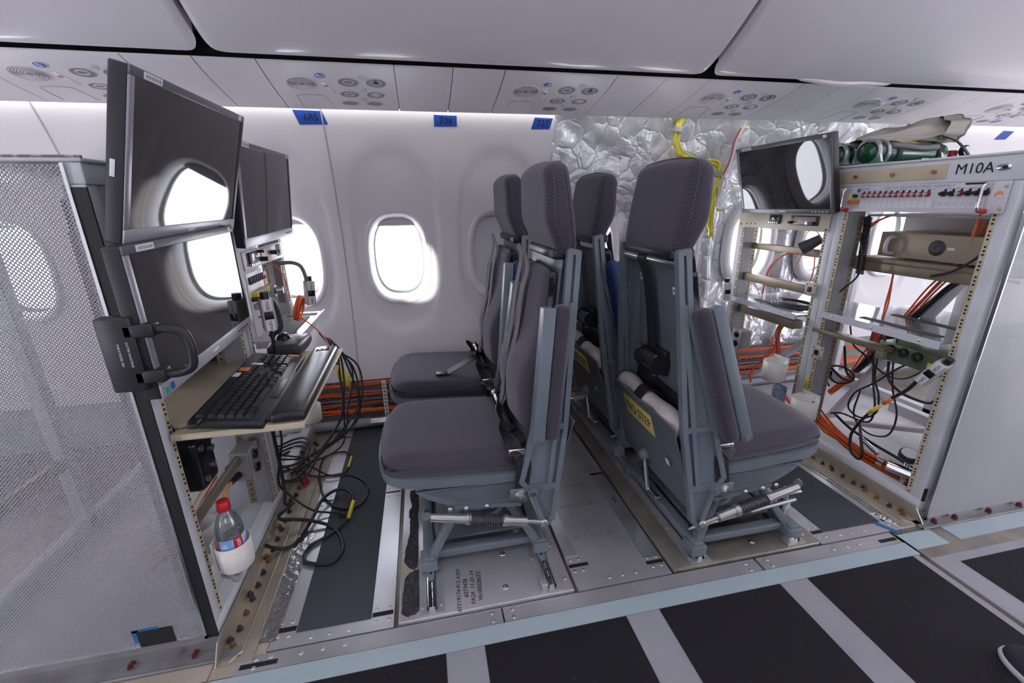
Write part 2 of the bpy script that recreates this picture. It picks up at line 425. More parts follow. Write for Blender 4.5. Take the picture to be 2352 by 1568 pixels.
def wall_cell(mb, xc, z0, z1, a, b, yfn, m=0, NA=64, NR=18, hw=PITCH_W/2, hole=True):
    """one window bay: rings of quads from the window opening out to the rectangle of the bay"""
    rows = []
    cz = WZ
    for j in range(NR+1):
        t = (j/NR)**1.15; row = []
        for i in range(NA):
            th = 2*math.pi*i/NA
            ex, ez = sup(a, b, 2.7, th); ex += woff(xc)
            c, s_ = math.cos(th), math.sin(th)
            # rectangle hit, with the angle warped so the four corners are hit exactly
            if i % (NA//4) == NA//8: pass
            k = th/(math.pi/4); seg = int(k) % 8; fr = k-int(k)
            if seg == 0: px, pz = hw, fr*1.0
            elif seg == 1: px, pz = hw*(1-fr), 1.0
            elif seg == 2: px, pz = -hw*fr, 1.0
            elif seg == 3: px, pz = -hw, 1-fr
            elif seg == 4: px, pz = -hw, -fr
            elif seg == 5: px, pz = -hw*(1-fr), -1.0
            elif seg == 6: px, pz = hw*fr, -1.0
            else: px, pz = hw, -(1-fr)
            pz = pz*((z1-cz) if pz > 0 else (cz-z0))
            x = ex+(px-ex)*t; z = cz+ez+(pz-ez)*t
            row.append(V((xc+x, yfn(xc+x, z), z)))
        rows.append(row)
    vs = [p for r in rows for p in r]; fs = []
    for j in range(NR):
        for i in range(NA):
            k = (i+1) % NA; fs.append((j*NA+i, j*NA+k, (j+1)*NA+k, (j+1)*NA+i))
    if not hole: fs.append(tuple(reversed(range(NA))))
    mb.add(vs, fs, m, True)
def scallop(x, z, xc):
    dx = abs(x-xc)/.205; dz = abs(z-.93)/.435
    d = (dx**2.6+dz**2.6)**(1/2.6)
    return .014*smooth((1.06-d)/.14)
def y_panel(xc): return lambda x, z: prof(z)+scallop(x, z, xc+woff(xc))
# ---- sidewall panels (a window pair each); bays 9.. of the removed stretch show the insulation instead
mb = MB()
OPEN0, OPEN1 = .645, 2.93
for k, xc in enumerate(WX):
    if OPEN0 < xc < OPEN1: continue
    wall_cell(mb, xc, .245, 1.62, .150, .222, y_panel(xc), NR=26)
mb.build('wall_back', [WALL], kind='structure')
# seams between the sidewall panels
mb = MB()
for xs in (-.369, -1.385, -2.401):
    mb.ribbon([(xs, prof(z)-.0012, z) for z in [.25+.0457*i for i in range(30)]], (1, 0, 0), .006, .002, raw=True)
mb.build('trim_1', [mat('seam_grey', (.40, .40, .44), .5)], kind='structure')
# ---- bare stretch: crumpled foil insulation blankets over the frames
def y_foil(x, z):
    f = ((x-.645) % .508)/.508
    n = noise.turbulence(V((x*2.2, z*2.2, 1.7)), 2, True, noise_basis='PERLIN_ORIGINAL')
    d_, _p = noise.voronoi(V((x*4.6, z*3.6, 2.0)), distance_metric='DISTANCE', exponent=2.5)
    n2 = (d_[1]-d_[0])*1.3
    d2, _p = noise.voronoi(V((x*12+3*n, z*6+z*x, 5.0)), distance_metric='DISTANCE', exponent=2.5)
    fold = -.016*min(.6, d2[1]-d2[0])
    rib = .035*math.exp(-((f-.02)/.07)**2)+.035*math.exp(-((f-1.0)/.07)**2)
    d = math.hypot((x-(.645+.508*math.floor((x-.645)/.508)+.254+.002))/.17, (z-WZ)/.25)
    k = smooth((d-1.0)/.4)
    return prof(z)+.055-(.06*(n-.35)+.032*min(n2, .7)-.01+fold+rib)*k
mb = MB()
def foil_cell(xc): wall_cell(mb, xc, -.02, 1.60, .122, .182, y_foil, NA=96, NR=44)
for xc in WX:
    if OPEN0 < xc < OPEN1: foil_cell(xc)
o = mb.build('insulation_blanket', [FOIL])
tag(o, 'crumpled silver foil insulation blankets covering the bare stretch of fuselage wall', 'insulation')
# cut edge strip of the last sidewall panel beside the foil
# ---- windows
def window(k, xc, shade, bare):
    y0 = prof(WZ)
    mb = MB(); NA = 48
    if not bare: rings = [(.163, .236, y0+.0085), (.160, .233, y0-.001), (.150, .222, y0-.003), (.140, .211, y0+.006), (.128, .196, y0+.030), (.124, .190, y0+.062)]
    else: rings = [(.175, .245, y0+.045), (.172, .242, y0+.012), (.150, .215, y0+.004), (.132, .196, y0+.012), (.124, .186, y0+.045), (.122, .184, y0+.075)]
    vs = []
    for a, b, y in rings:
        for i in range(NA):
            ex, ez = sup(a, b, 2.7, 2*math.pi*i/NA); vs.append((xc+ex, y, WZ+ez))
    fs = [(j*NA+i, j*NA+(i+1) % NA, (j+1)*NA+(i+1) % NA, (j+1)*NA+i) for j in range(len(rings)-1) for i in range(NA)]
    mb.add(vs, fs, 0, True)
    yb = rings[-1][2]
    f = mb.build('window_%d' % k, [WHITE_PL], kind='structure')
    mb = MB(); mb.add([(xc+sup(.126, .192, 2.7, 2*math.pi*i/NA)[0], yb, WZ+sup(.126, .192, 2.7, 2*math.pi*i/NA)[1]) for i in range(NA)], [tuple(range(NA))])
    mb.build('window_pane', [PANE], f)
    if shade > 0:
        mb = MB(); zt = WZ+.192; zb = zt-.384*shade; ys = yb-.012
        pts = []
        for i in range(NA):
            ex, ez = sup(.134, .203, 2.7, 2*math.pi*i/NA); pts.append((ex, max(ez, zb-WZ)))
        mb.prism(pts, .003, frame((xc, ys, WZ), (1, 0, 0), (0, 0, 1), (0, -1, 0)))
        if shade < .95: mb.rbox((xc, ys-.004, zb+.006), (.15, .008, .012), .003)
        mb.build('window_shade', [mat('shade_plastic', (.60, .60, .64), .5)], f)
wn = 1
for xc in WX:
    i = round((xc+.115)/PITCH_W)
    window(wn, xc+woff(xc), {1: 1.0, 0: .10, -1: .06, -2: .30}.get(i, 0), OPEN0 < xc < OPEN1); wn += 1
# ---- outer skin around the windows, behind the panels (keeps daylight to the panes)
mb = MB()
for xc in WX: wall_cell(mb, xc, -.3, 1.9, .118, .182, lambda x, z: prof(min(z, 1.6))+.095, NR=3, NA=48)
mb.build('wall_hull', [mat('hull_green', (.25, .28, .24), .6)], kind='structure')
# ---- opposite side of the cabin, bulkheads, ceiling (behind the camera; they light and are mirrored in the monitors)
CY = .49
mb = MB()
def mirror_prof(x, z): return 2*CY-prof(z)
for i, xc in enumerate(WX):
    wall_cell(mb, xc, .0, 1.62, .108, .150, mirror_prof, NR=6, NA=48, hole=(i in (5, 11)))
mb.build('wall_front', [WALL], kind='structure')
mb = MB(); mb.b2(X0-.05, X0, -1.5, 2.5, -.05, 2.3); mb.build('wall_left', [WALL], kind='structure')
mb = MB(); mb.b2(X1, X1+.05, -1.5, 2.5, -.05, 2.3); mb.build('wall_right', [WALL], kind='structure')
mb = MB()
cp = [(1.33, 2.02), (1.2, 2.09), (.95, 2.15), (.49, 2.17), (.03, 2.15), (-.22, 2.09), (-.35, 2.02)]
mb.sweep([(p.y, p.z) for p in catmull([(0, a, b) for a, b in cp], 5)], X0, X1)
mb.sweep([(1.33, 2.02), (1.9, 2.1), (2.4, 1.7), (2.36, 1.5)], X0, X1)   # crown behind the bins
mb.sweep([(-.35, 2.02), (-1.25, 1.62)], X0, X1)
mb.build('ceiling', [BIN], kind='structure')
# ---- floor
mb = MB(); mb.b2(X0, X1, -1.4, 2.40, -.06, -.018); fl = mb.build('floor', [ALUD], kind='structure')
# outer carcass below and beside so no sky leaks in
mb = MB(); mb.b2(X0, X1, 2.36, 2.40, -.06, .02); mb.b2(X0, X1, -1.42, -1.2, -.06, .02); mb.build('trim_2', [KICKG], kind='structure')

# ---- aisle: dark mat panels with grey joints, pale green edge strip, metal kerb
def plate(name, x0, x1, y0, y1, z0, z1, m, parent=None, label=None, r=.0, **kw):
    mb = MB()
    if r: mb.rbox(((x0+x1)/2, (y0+y1)/2, (z0+z1)/2), (x1-x0, y1-y0, z1-z0), .0012, 1)
    else: mb.b2(x0, x1, y0, y1, z0, z1)
    return mb.build(name, [m], parent, label, **kw)
AY = .851
plate('aisle_panel', X0, 1.527, -1.2, AY-.001, -.018, 0, AISLEG, fl)
plate('aisle_panel', 1.547, X1, -1.2, .83, -.018, 0, AISLEG, fl)
plate('aisle_channel', 1.527, 1.547, -1.2, .85, -.018, -.008, TAND, fl)
edges = [(-2.45, -2.03), (-1.94, -1.52), (-1.43, -1.03), (-.92, -.016), (.086, .491), (.594, .997), (1.096, 1.502)]
# seafoam strip is at Y .851-.903 left of the break, .858-.93 right of it
lab = ['anti-slip aisle panel under the tall perforated cabinet side, at the bottom left']*4+['dark anti-slip aisle panel under the middle of the kerb, second from the right joint', 'large dark anti-slip aisle panel at bottom right, left of the narrow channel', '']
mats_ = []
for (a, b), lb in zip(edges, ['dark anti-slip aisle panel hidden by the left cabinet, outermost', 'dark anti-slip aisle panel beside the left cabinet', 'dark anti-slip aisle panel in front of the left cabinet',
        'dark anti-slip aisle panel at the bottom edge below the bolted grip mat', 'dark anti-slip aisle panel below the front seat rails, between the first two grey joints',
        'dark anti-slip aisle panel between the second and third grey joints', 'dark anti-slip aisle panel just left of the thin brown channel']):
    if b < -1.0: continue
    o = plate('anti_slip_panel', a, b, -1.1, AY-.002, 0, .0015, AISLE); tag(o, lb, 'floor panel', 'anti-slip panels of the aisle')
o = plate('anti_slip_panel', 1.63, 2.03, -1.1, .80, 0, .0015, AISLE); tag(o, 'dark anti-slip aisle panel right of the thin brown channel', 'floor panel', 'anti-slip panels of the aisle')
plate('green_edge_strip', X0, 1.537, AY, .903, -.018, .0012, SEAF, fl)
plate('green_edge_strip', 1.547, 1.685, .868, .935, -.018, .0012, SEAF, fl)
plate('green_edge_strip', 1.74, 4.6, .874, .945, -.018, .0012, SEAF, fl)
plate('kerb_plate', 1.547, 5.4, .83, 1.0, -.018, -.0005, ALUD, fl)
# metal kerb plates behind the strip
k1 = plate('kerb_plate', -.545, .148, .905, .9525, -.018, .0, ALU, fl); k2 = plate('kerb_plate', .153, .988, .905, .9525, -.018, .0, ALU, fl)
k3 = plate('kerb_plate', .996, 1.535, .905, .9525, -.018, .0, ALU, fl)
slotm = SLOT
def screw_mesh():
    mb = MB(); mb.lathe([(.0001, .0022), (.0012, .0022), (.0014, .0008), (.0026, .0012), (.0046, .0020), (.0056, .0004), (.0058, -.001)], 12)
    return mb
def screws(parent, pts, m=None, sc=1.0, name='screw'):
    first = None
    for p in pts:
        L = WM[parent.name].inverted() @ T(V(p)) @ Matrix.Scale(sc, 4)
        if first is None: first = screw_mesh().build(name, [m or STEEL], parent, local=True); first.matrix_basis = L
        else: inst(first, L)
screws(k1, [(-.50, .917, 0), (-.50, .940, 0), (-.465, .940, 0), (-.39, .933, 0), (-.335, .933, 0), (-.28, .933, 0), (.12, .915, 0), (.12, .940, 0)])
screws(k2, [(.18, .915, 0), (.18, .940, 0), (.95, .915, 0), (.95, .94, 0)])
screws(k3, [(1.03, .915, 0), (1.03, .94, 0), (1.28, .93, 0), (1.335, .93, 0), (1.385, .93, 0)])
# little rectangular pockets where the kerb and plate joints meet
for (a, b, c, d, k_) in [(-.535, -.445, .918, .931, k1), (1.46, 1.53, .918, .931, k3)]:
    mb = MB(); mb.b2(a, b, c, d, .0, .0006); mb.build('kerb_pocket', [slotm], fl)
# cross plates (run from kerb to wall)
YB = 2.16
p_left = plate('floor_plate', -.480, -.155, .957, YB, -.018, 0, ALUB); tag(p_left, 'bright aluminium floor plate under the bolted dark grip mat, left of the front seat', 'floor plate')
gm = plate('grip_mat', -.418, -.218, .997, YB, 0, .0018, MATD); tag(gm, 'long dark grip mat between the left equipment rack and the front seats', 'floor mat')
screws(p_left, [(-.465, 1.035, 0), (-.435, 1.035, 0), (-.465, .995, 0), (-.435, .992, 0), (-.375, .975, 0), (-.325, .975, 0), (-.275, .975, 0), (-.205, 1.025, 0), (-.168, 1.025, 0), (-.205, .985, 0), (-.168, .985, 0),
                (-.205, 1.545, 0), (-.17, 1.545, 0), (-.205, 1.60, 0), (-.17, 1.60, 0), (-.46, 1.545, 0), (-.435, 1.545, 0), (-.46, 1.60, 0), (-.435, 1.60, 0), (-.46, 2.05, 0), (-.435, 2.05, 0), (-.46, 2.10, 0), (-.435, 2.10, 0)])
def slots(par, L):
    for (a, b, c, d) in L:
        mb = MB(); mb.b2(a, b, c, d, 0, .0005); s_ = mb.build('joint_slot', [SLOT], par)
slots(p_left, [(-.476, -.420, 1.005, 1.020), (-.216, -.158, 1.000, 1.014), (-.216, -.158, 1.568, 1.576), (-.476, -.420, 1.568, 1.576), (-.476, -.420, 2.07, 2.08)])
p_mid = plate('floor_plate', .388, .700, .957, YB, -.018, 0, ALU); tag(p_mid, 'wide brushed aluminium floor plate between the two pairs of seats', 'floor plate')
slots(p_mid, [(.390, .455, 1.045, 1.058), (.640, .698, 1.005, 1.018), (.64, .698, 1.50, 1.512)])
for (a, b, c_, d) in [(.388, .43, 1.09, 1.60), (.64, .698, 1.03, 1.49), (.635, .68, 1.52, 1.75), (.39, .42, 1.65, 2.1)]:
    mb = MB(); mb.b2(a, b, c_, d, 0, .0009); mb.build('foil_tape', [mat('satin_tape', (.66, .67, .72), .3, .8, var=(8, (.5, .5, .55), .4, .7))], p_mid)
screws(p_mid, [(.402, 1.075, 0), (.43, 1.075, 0), (.402, 1.03, 0), (.43, 1.03, 0), (.50, .985, 0), (.545, .985, 0), (.59, .985, 0), (.655, 1.03, 0), (.685, 1.03, 0), (.655, .995, 0), (.685, .995, 0), (.452, 1.66, 0)])
for i, (yy, s_) in enumerate([(1.165, '55-12-91527  BV'), (1.33, '5-71615-17  BV'), (1.45, '65-12-15-A1527')]):
    text(s_, .022, frame((.52, yy, .0002), (1, 0, 0), (0, 1, 0), (0, 0, 1)), mat('faint_ink', (.20, .19, .20), .4), p_mid, 'stencil')
text('Seat', .020, frame((.672, 1.33, .0012), (.1, -1, 0), (1, .1, 0), (0, 0, 1)), INK, p_mid, 'handwriting', shear=.3)
p_r = plate('floor_plate', 1.262, 1.66, .957, YB, -.018, 0, ALU); tag(p_r, 'aluminium floor plate under the grip mat beside the right equipment rack', 'floor plate')
gm = plate('grip_mat', 1.318, 1.556, 1.003, YB, 0, .0018, MATD); tag(gm, 'dark grip mat between the rear-facing seats and the right equipment rack', 'floor mat')
screws(p_r, [(1.275, 1.03, 0), (1.305, 1.03, 0), (1.275, .985, 0), (1.305, .985, 0), (1.36, .98, 0), (1.41, .98, 0), (1.46, .98, 0), (1.575, 1.03, 0), (1.61, 1.03, 0), (1.575, .985, 0), (1.61, .985, 0)])
slots(p_r, [(1.27, 1.315, 1.002, 1.015), (1.57, 1.625, 1.002, 1.015)])
# seat base plates, each with two slide rails
def base_plate(x0, rx, label, left):
    W_ = .516 if left else .545
    b = MB(); b.rbox((x0+W_/2, (.957+YB)/2, -.0035), (W_, YB-.957, .027), .003, 1); t = b.build('seat_base_plate', [ALU if left else ALUD], None, label, cat='floor plate')
    for i, x in enumerate(rx):
        mb = MB(); mb.b2(x-.036, x+.036, .965, YB-.01, .010, .0125); mb.build('rail_strip', [ALU], t)
        mb = MB()
        for sx in (-.0065, .0065): mb.lathe([(.009, 0), (.009, YB-1.0)], 12, M=frame((x+sx, .975, .019), (1, 0, 0), (0, 0, 1), (0, 1, 0)))
        mb.b2(x-.008, x+.008, .975, YB-.03, .0125, .026)
        r_ = mb.build('slide_rail', [CHROME], t)
        mb = MB()
        for k in range(34): mb.lathe([(.0001, 0), (.0032, 0), (.0035, -.001)], 8, M=T(x, 1.0+k*.032, .0272))
        mb.build('rail_hole', [SLOT], t, kind='stuff')
    screws(t, [(rx[0]-.027, .99, .012), (rx[0]+.025, .99, .012), (rx[0]-.027, 1.13, .012), (rx[0]+.025, 1.13, .012), (rx[1]-.03, 1.10, .012), (rx[1]+.04, 1.14, .012), (rx[1]+.04, 1.24, .012), (rx[1]+.05, 1.00, .012), (rx[1]+.043, 1.36, .012), (rx[0]-.03, 1.4, .012), (rx[0]-.03, 1.7, .012)])
    screws(t, [(rx[0]+.22, 1.01, .010), (rx[0]+.235, 1.14, .010)], sc=1.7, name='bolt')
    mb = MB(); mb.rbox((rx[1]+(-.022 if left else -.022), .985, .023), (.018, .030, .022), .002); mb.build('rail_stop', [ALU], t)
    return t
bp1 = base_plate(-.141, (-.047, .309), 'grimy steel floor plate with slide rails under the two left-facing seats', True)
bp2 = base_plate(.706, (.808, 1.170), 'dull floor plate with slide rails under the two right-facing seats', False)
# torn carpet strip and old glue left of the front rail
def blob(pts, z, t, n=5):
    P = catmull([(a, b, 0) for a, b in pts], n, True); r = random.Random(3)
    return [(p.x+r.uniform(-.003, .003), p.y+r.uniform(-.003, .003)) for p in P]
mb = MB(); mb.prism(blob([(-.132, .985), (-.088, .985), (-.086, 1.10), (-.088, 1.13), (-.118, 1.122), (-.130, 1.08)], 0, 0), .003, T(0, 0, .0112))
mb.prism(blob([(-.128, 1.17), (-.092, 1.145), (-.088, 1.3), (-.088, 1.52), (-.120, 1.54), (-.112, 1.45), (-.122, 1.42), (-.114, 1.34), (-.125, 1.25)], 0, 0), .003, T(0, 0, .0112))
c = mb.build('torn_carpet', [CARPET]); tag(c, 'ragged strip of torn dark carpet stuck beside the front left slide rail', 'carpet scrap')
mb = MB(); mb.prism(blob([(-.136, 1.12), (-.09, 1.10), (-.089, 1.17), (-.13, 1.19)], 0, 0), .0012, T(0, 0, .0108)); mb.build('glue_stain', [GLUE], bp1)
for i, s_ in enumerate(['65Y19174-915 ASSY', '#273478', 'PA2A  11-21-14', 'V61000285Z5']):
    text(s_, .0185, frame((.034+.021*i, 1.032, .0104), (.05, 1, 0), (-1, .05, 0), (0, 0, 1)), INK, bp1, 'handwriting', shear=.2)
for i, s_ in enumerate(['65Y19174-915', '#273479  A5', 'PA2A 11-21', 'V61000285']):
    text(s_, .020, frame((.90+.026*i, 1.60, .0104), (.05, 1, 0), (-1, .05, 0), (0, 0, 1)), INK, bp2, 'handwriting', shear=.2)

# ---- tube along the wall foot, air-return grilles, orange cable runs
mb = MB(); mb.cyl((-1.3, 2.145, .038), (4.2, 2.145, .038), .0235, n=20)
tb = mb.build('wall_tube', [TUBEG]); tag(tb, 'long grey tube running along the foot of the window wall', 'tube')
for x in (-.28, .74, 1.62):
    mb = MB(); mb.cyl((x-.045, 2.145, .038), (x+.045, 2.145, .038), .0255, n=20); mb.build('tube_sleeve', [STEEL], tb)
for i in range(8):
    xa = -1.385+i*.508
    mb = MB(); mb.b2(xa+.002, xa+.506, 2.222, 2.228, .055, .245)
    g = mb.build('air_return_grille', [DADO])
    tag(g, ['slotted grey air-return grille below the wall, hidden behind the left rack', 'slotted grey air-return grille under the wall behind the left rack shelf', 'slotted grey air-return grille under the wall, left of the seats', 'slotted grey air-return grille behind the left-facing seats',
            'slotted grey air-return grille seen between the two seat pairs', 'slotted grey air-return grille behind the right-facing seats', 'slotted grey air-return grille seen through the far bay of the right rack', 'slotted grey air-return grille behind the near bay of the right rack'][i], 'grille', 'air-return grilles along the wall foot')
    mb = MB(); r = random.Random(i)
    for rr in range(10):
        z = .068+rr*.018
        for k in range(11):
            x = xa+.03+k*.042+(.021 if rr % 2 else 0)
            if x < xa+.48 and (rr % 4) != 3: mb.b2(x, x+.030, 2.2195, 2.2225, z, z+.007)
    mb.build('slot', [SLOT], g, kind='stuff')
def bundle(y, z, n, rad, x0, x1, mats_, label, name='cable_bundle', sag=.003, seed=0, group='orange cable runs along the wall foot'):
    r = random.Random(seed); mb = MB()
    for i in range(n):
        a = 2*math.pi*i/n; ph = r.uniform(0, 6); pts = []
        for k in range(int((x1-x0)/.12)+1):
            x = x0+k*.12; tw = a+k*.5+ph*.2
            pts.append((x, y+math.cos(tw)*rad*1.5, z+math.sin(tw)*rad*1.5+sag*math.sin(k*.9+ph)))
        mb.tube(pts, rad*.62, 6, 3, m=i % len(mats_))
    return tag(mb.build(name, mats_), label, 'cables', group)
bundle(2.200, .232, 6, .0046, -.9, 2.9, [ORANGE], 'topmost bundle of orange cables along the wall foot', seed=1)
bundle(2.200, .182, 6, .0046, -.9, 2.9, [ORANGE], 'second bundle from the top of orange cables along the wall foot', seed=2)
bundle(2.200, .122, 4, .0036, -.9, 2.9, [ORANGE], 'thin third run of orange cables along the wall foot', seed=3)
bundle(2.200, .084, 9, .0056, -.9, 2.9, [ORANGE], 'thick lowest bundle of orange cables just above the grey tube', seed=4)
mb = MB(); mb.cyl((-1.2, 2.205, .146), (3.4, 2.205, .146), .006, n=10); tag(mb.build('thin_rod', [KICKG]), 'thin grey rod running between the orange cable bundles', 'rod')
for i, x in enumerate((-.246, .50, 1.35)):
    mb = MB(); mb.b2(x-.011, x+.011, 2.178, 2.184, .05, .25)
    st = mb.build('cable_clamp_strip', [WHITE_PL]); tag(st, ['white perforated clamp strip holding the orange cables left of the seats', 'white perforated clamp strip holding the orange cables between the seat pairs', 'white perforated clamp strip on the wall foot behind the right rack'][i], 'clamp', 'clamp strips on the wall foot')
    mb = MB()
    for k in range(9): mb.b2(x-.004, x+.004, 2.1765, 2.1785, .06+k*.021, .066+k*.021)
    mb.build('strip_hole', [SLOT], st)

# ---- overhead: light strip, service panels, bins
LY, LZ = 2.085, 1.4985
mb = MB(); mb.sweep([(2.088, 1.5035), (2.110, 1.5035), (2.113, 1.512), (2.088, 1.512)], X0+.3, X1-.2, closed=True)
ls = mb.build('light_strip', [LED]); tag(ls, 'bright white light strip running along the top of the window wall', 'light')
SP = catmull([(0, 2.084, 1.507), (0, 2.080, 1.4975), (0, 2.04, 1.503), (0, 1.95, 1.5175), (0, 1.84, 1.540), (0, 1.775, 1.556), (0, 1.738, 1.567), (0, 1.727, 1.5735), (0, 1.738, 1.5768), (0, 1.765, 1.582)], 4)
SPR = [(p.y, p.z) for p in SP]
def on_psu(Y):
    for i in range(len(SPR)-1):
        (a, za), (b, zb) = SPR[i], SPR[i+1]
        if min(a, b) <= Y <= max(a, b) and abs(a-b) > 1e-6:
            z = za+(zb-za)*(Y-a)/(b-a); d = V((0, b-a, zb-za)).normalized()
            return z, d
    return 1.52, V((0, -1, .2)).normalized()
def psu_frame(x, Y, off=0):
    z, d = on_psu(Y); up = V((0, -d.z, d.y)); up = up if up.z < 0 else -up    # outward = down
    yy = up.cross(V((1, 0, 0)))
    return frame(V((x, Y, z))+up*off, (1, 0, 0), yy, up)
SHADEM = mat('recess_grey', (.25, .25, .28), .5)
def psu(x0, x1, label, kit, gx=None):
    mb = MB(); mb.sweep(SPR, x0+.0012, x1-.0012)
    t = mb.build('service_panel', [WHITE_PL], None, label, cat='overhead panel', group='service panels above the windows')
    if not kit: return t
    F = lambda dx, Y, off=0: psu_frame(gx+dx, Y, off)
    mb = MB()
    mb.lathe([(.0515, -.001), (.0525, .0015), (.050, .003), (.0485, .001)], 36, M=F(0, 1.855))
    for k in range(6):
        r0 = .010+k*.0066
        mb.lathe([(r0, .001), (r0+.0032, .0022), (r0+.0040, .001)], 30, M=F(0, 1.855))
    sg = mb.build('speaker_grille', [WHITE_PL], t)
    mb = MB(); mb.lathe([(.0001, .0006), (.0475, .0006)], 30, M=F(0, 1.855)); mb.build('speaker_backing', [SHADEM], sg)
    for a in (-.35, math.pi-.35):
        mb = MB()
        for k in range(6):
            r0 = .0146+k*.0066; mb.lathe([(r0, .0012), (r0+.0024, .0012)], 8, M=F(0, 1.855), a0=a, a1=a+.7)
        mb.build('speaker_slots', [SLOT], sg)
    mb = MB(); mb.lathe([(.0205, 0), (.0205, .002), (.016, .0030)], 24, M=F(.072, 1.795)); mb.build('button_ring', [WHITE_PL], t)
    mb = MB(); mb.lathe([(.0001, .0035), (.012, .0032), (.0155, .0015), (.0156, -.002)], 24, M=F(.072, 1.795)); cb = mb.build('call_button', [mat('button_blue', (.06, .16, .62), .3, coat=.5)], t, 'blue call button')
    mb = MB(); mb.lathe([(.0001, .0040), (.0045, .0040)], 14, M=F(.072, 1.795)); mb.b2(-.002, .002, -.010, -.004, .0036, .0042, M=F(.072, 1.795)); mb.build('button_symbol', [mat('symbol_pale', (.50, .60, .85), .5)], cb)
    for (dx, Y, rx, ry) in [(.160, 1.835, .036, .030), (.255, 1.835, .036, .030), (.150, 1.925, .034, .026), (.245, 1.925, .034, .026), (.140, 2.005, .032, .022), (.232, 2.005, .032, .022)]:
        mb = MB(); mb.lathe([(1.06, .0004), (1.0, .0020), (.97, .0008)], 32, M=F(dx, Y) @ Matrix.Diagonal((rx, ry, 1, 1)));  mb.build('socket_rim', [WHITE_PL], t)
        mb = MB(); mb.lathe([(.0001, .0007), (.98, .0007)], 32, M=F(dx, Y) @ Matrix.Diagonal((rx, ry, 1, 1))); so_ = mb.build('socket', [SHADEM], t)
        if Y < 1.95:
            mb = MB(); mb.lathe([(.42, .001), (.50, .004), (.56, .001)], 24, M=F(dx, Y-.003) @ Matrix.Diagonal((rx, ry*.9, 1, 1))); mb.build('nozzle_ring', [WHITE_PL], so_)
            if dx > .2:
                mb = MB(); mb.lathe([(.0001, .0046), (.30, .0040), (.34, .001)], 16, M=F(dx, Y-.008) @ Matrix.Diagonal((rx, ry, 1, 1))); mb.build('lamp_lens', [CHARC if Y < 1.87 else WHITE_PL], so_)
    for (dx, Y) in [(.212, 1.800), (.205, 1.885), (.195, 1.97)]:
        mb = MB(); mb.lathe([(.0135, 0), (.0130, .003), (.008, .004), (.0001, .0038)], 20, M=F(dx, Y)); mb.build('light_button', [mat('button_grey', (.55, .56, .60), .3)], t)
    mb = MB(); mb.rbox((0, 0, 0), (.020, .085, .003), .0014, M=F(.083, 1.880, .0006) @ R3(0, 0, 12)); sgn = mb.build('sign_lens', [mat('sign_white', (.78, .77, .80), .25)], t)
    mb = MB(); mb.tube([(.006*math.cos(a), .006*math.sin(a), 0) for a in [k*.785 for k in range(8)]], .0010, 5, 2, closed=True, M=F(.078, 1.862, .0026)); mb.rbox((0, 0, 0), (.014, .002, .001), .0004, M=F(.078, 1.862, .0026) @ R3(0, 0, 40)); mb.build('no_smoking_symbol', [mat('symbol_red', (.62, .12, .14), .5)], sgn)
    mb = MB(); mb.tube([(gx-.045, 2.05, on_psu(2.05)[0]-.001), (gx-.045, 1.965, on_psu(1.965)[0]-.001), (gx-.03, 1.94, on_psu(1.94)[0]-.001), (gx+.045, 1.94, on_psu(1.94)[0]-.001), (gx+.060, 1.965, on_psu(1.965)[0]-.001), (gx+.070, 2.05, on_psu(2.05)[0]-.001)], .0009, 5, 4); mb.build('mask_door_outline', [mat('seam_grey', (.40, .40, .44), .5)], t)
    return t
GX = [-1.17-.82, -1.185, -.372, .445, 1.262, 2.062, 2.86, 3.66]
GL = ['speaker and reading-light panel above the hidden left end', 'service panel with speaker and blue button above the left rack, partly behind the big monitor', 'service panel with speaker and six sockets above the blue tape marked 685',
      'service panel with speaker and six sockets above the tape marked 727', 'service panel above the foil insulation, between the two bins seam and the right monitor', 'service panel with speaker above the green cylinders', 'service panel at the right edge above the last blue tape', 'service panel beyond the right edge']
for g_, lb in zip(GX, GL):
    if g_ < -1.5 or g_ > 3.2: continue
    psu(g_-.105, g_+.325, lb, True, g_)
BL = ['plain white overhead filler panel hidden behind the big monitor corner', 'plain white overhead filler panel left of the 685 service panel', 'plain white overhead filler panel above the blue tape marked 706', 'plain white overhead filler panel above the first foil blanket', 'plain white overhead filler panel above the right monitor', 'plain white overhead filler panel above the canvas bag', 'plain white overhead filler panel at the far right end']
pairs = []
for i in range(len(GX)-1):
    a, b = GX[i]+.325, GX[i+1]-.105
    if a < -1.9 or a > 3.4: continue
    pairs.append((a, b))
for (a, b), lb in zip(pairs, BL):
    m_ = a+(b-a)*.52
    psu(a, m_, lb+', its left half', False); psu(m_, b, lb+', its right half', False)
# added backing against light leaking through panel seams, and the black gap strip
mb = MB(); mb.sweep([(y+.004, z+.008) for y, z in SPR[:-12]], X0, X1); mb.build('leak_stop', [SHADEM], kind='structure')
mb = MB(); mb.sweep([(1.70, 1.660), (1.80, 1.65), (1.80, 1.588)], X0, X1); mb.build('trim_3', [SLOT], kind='structure')
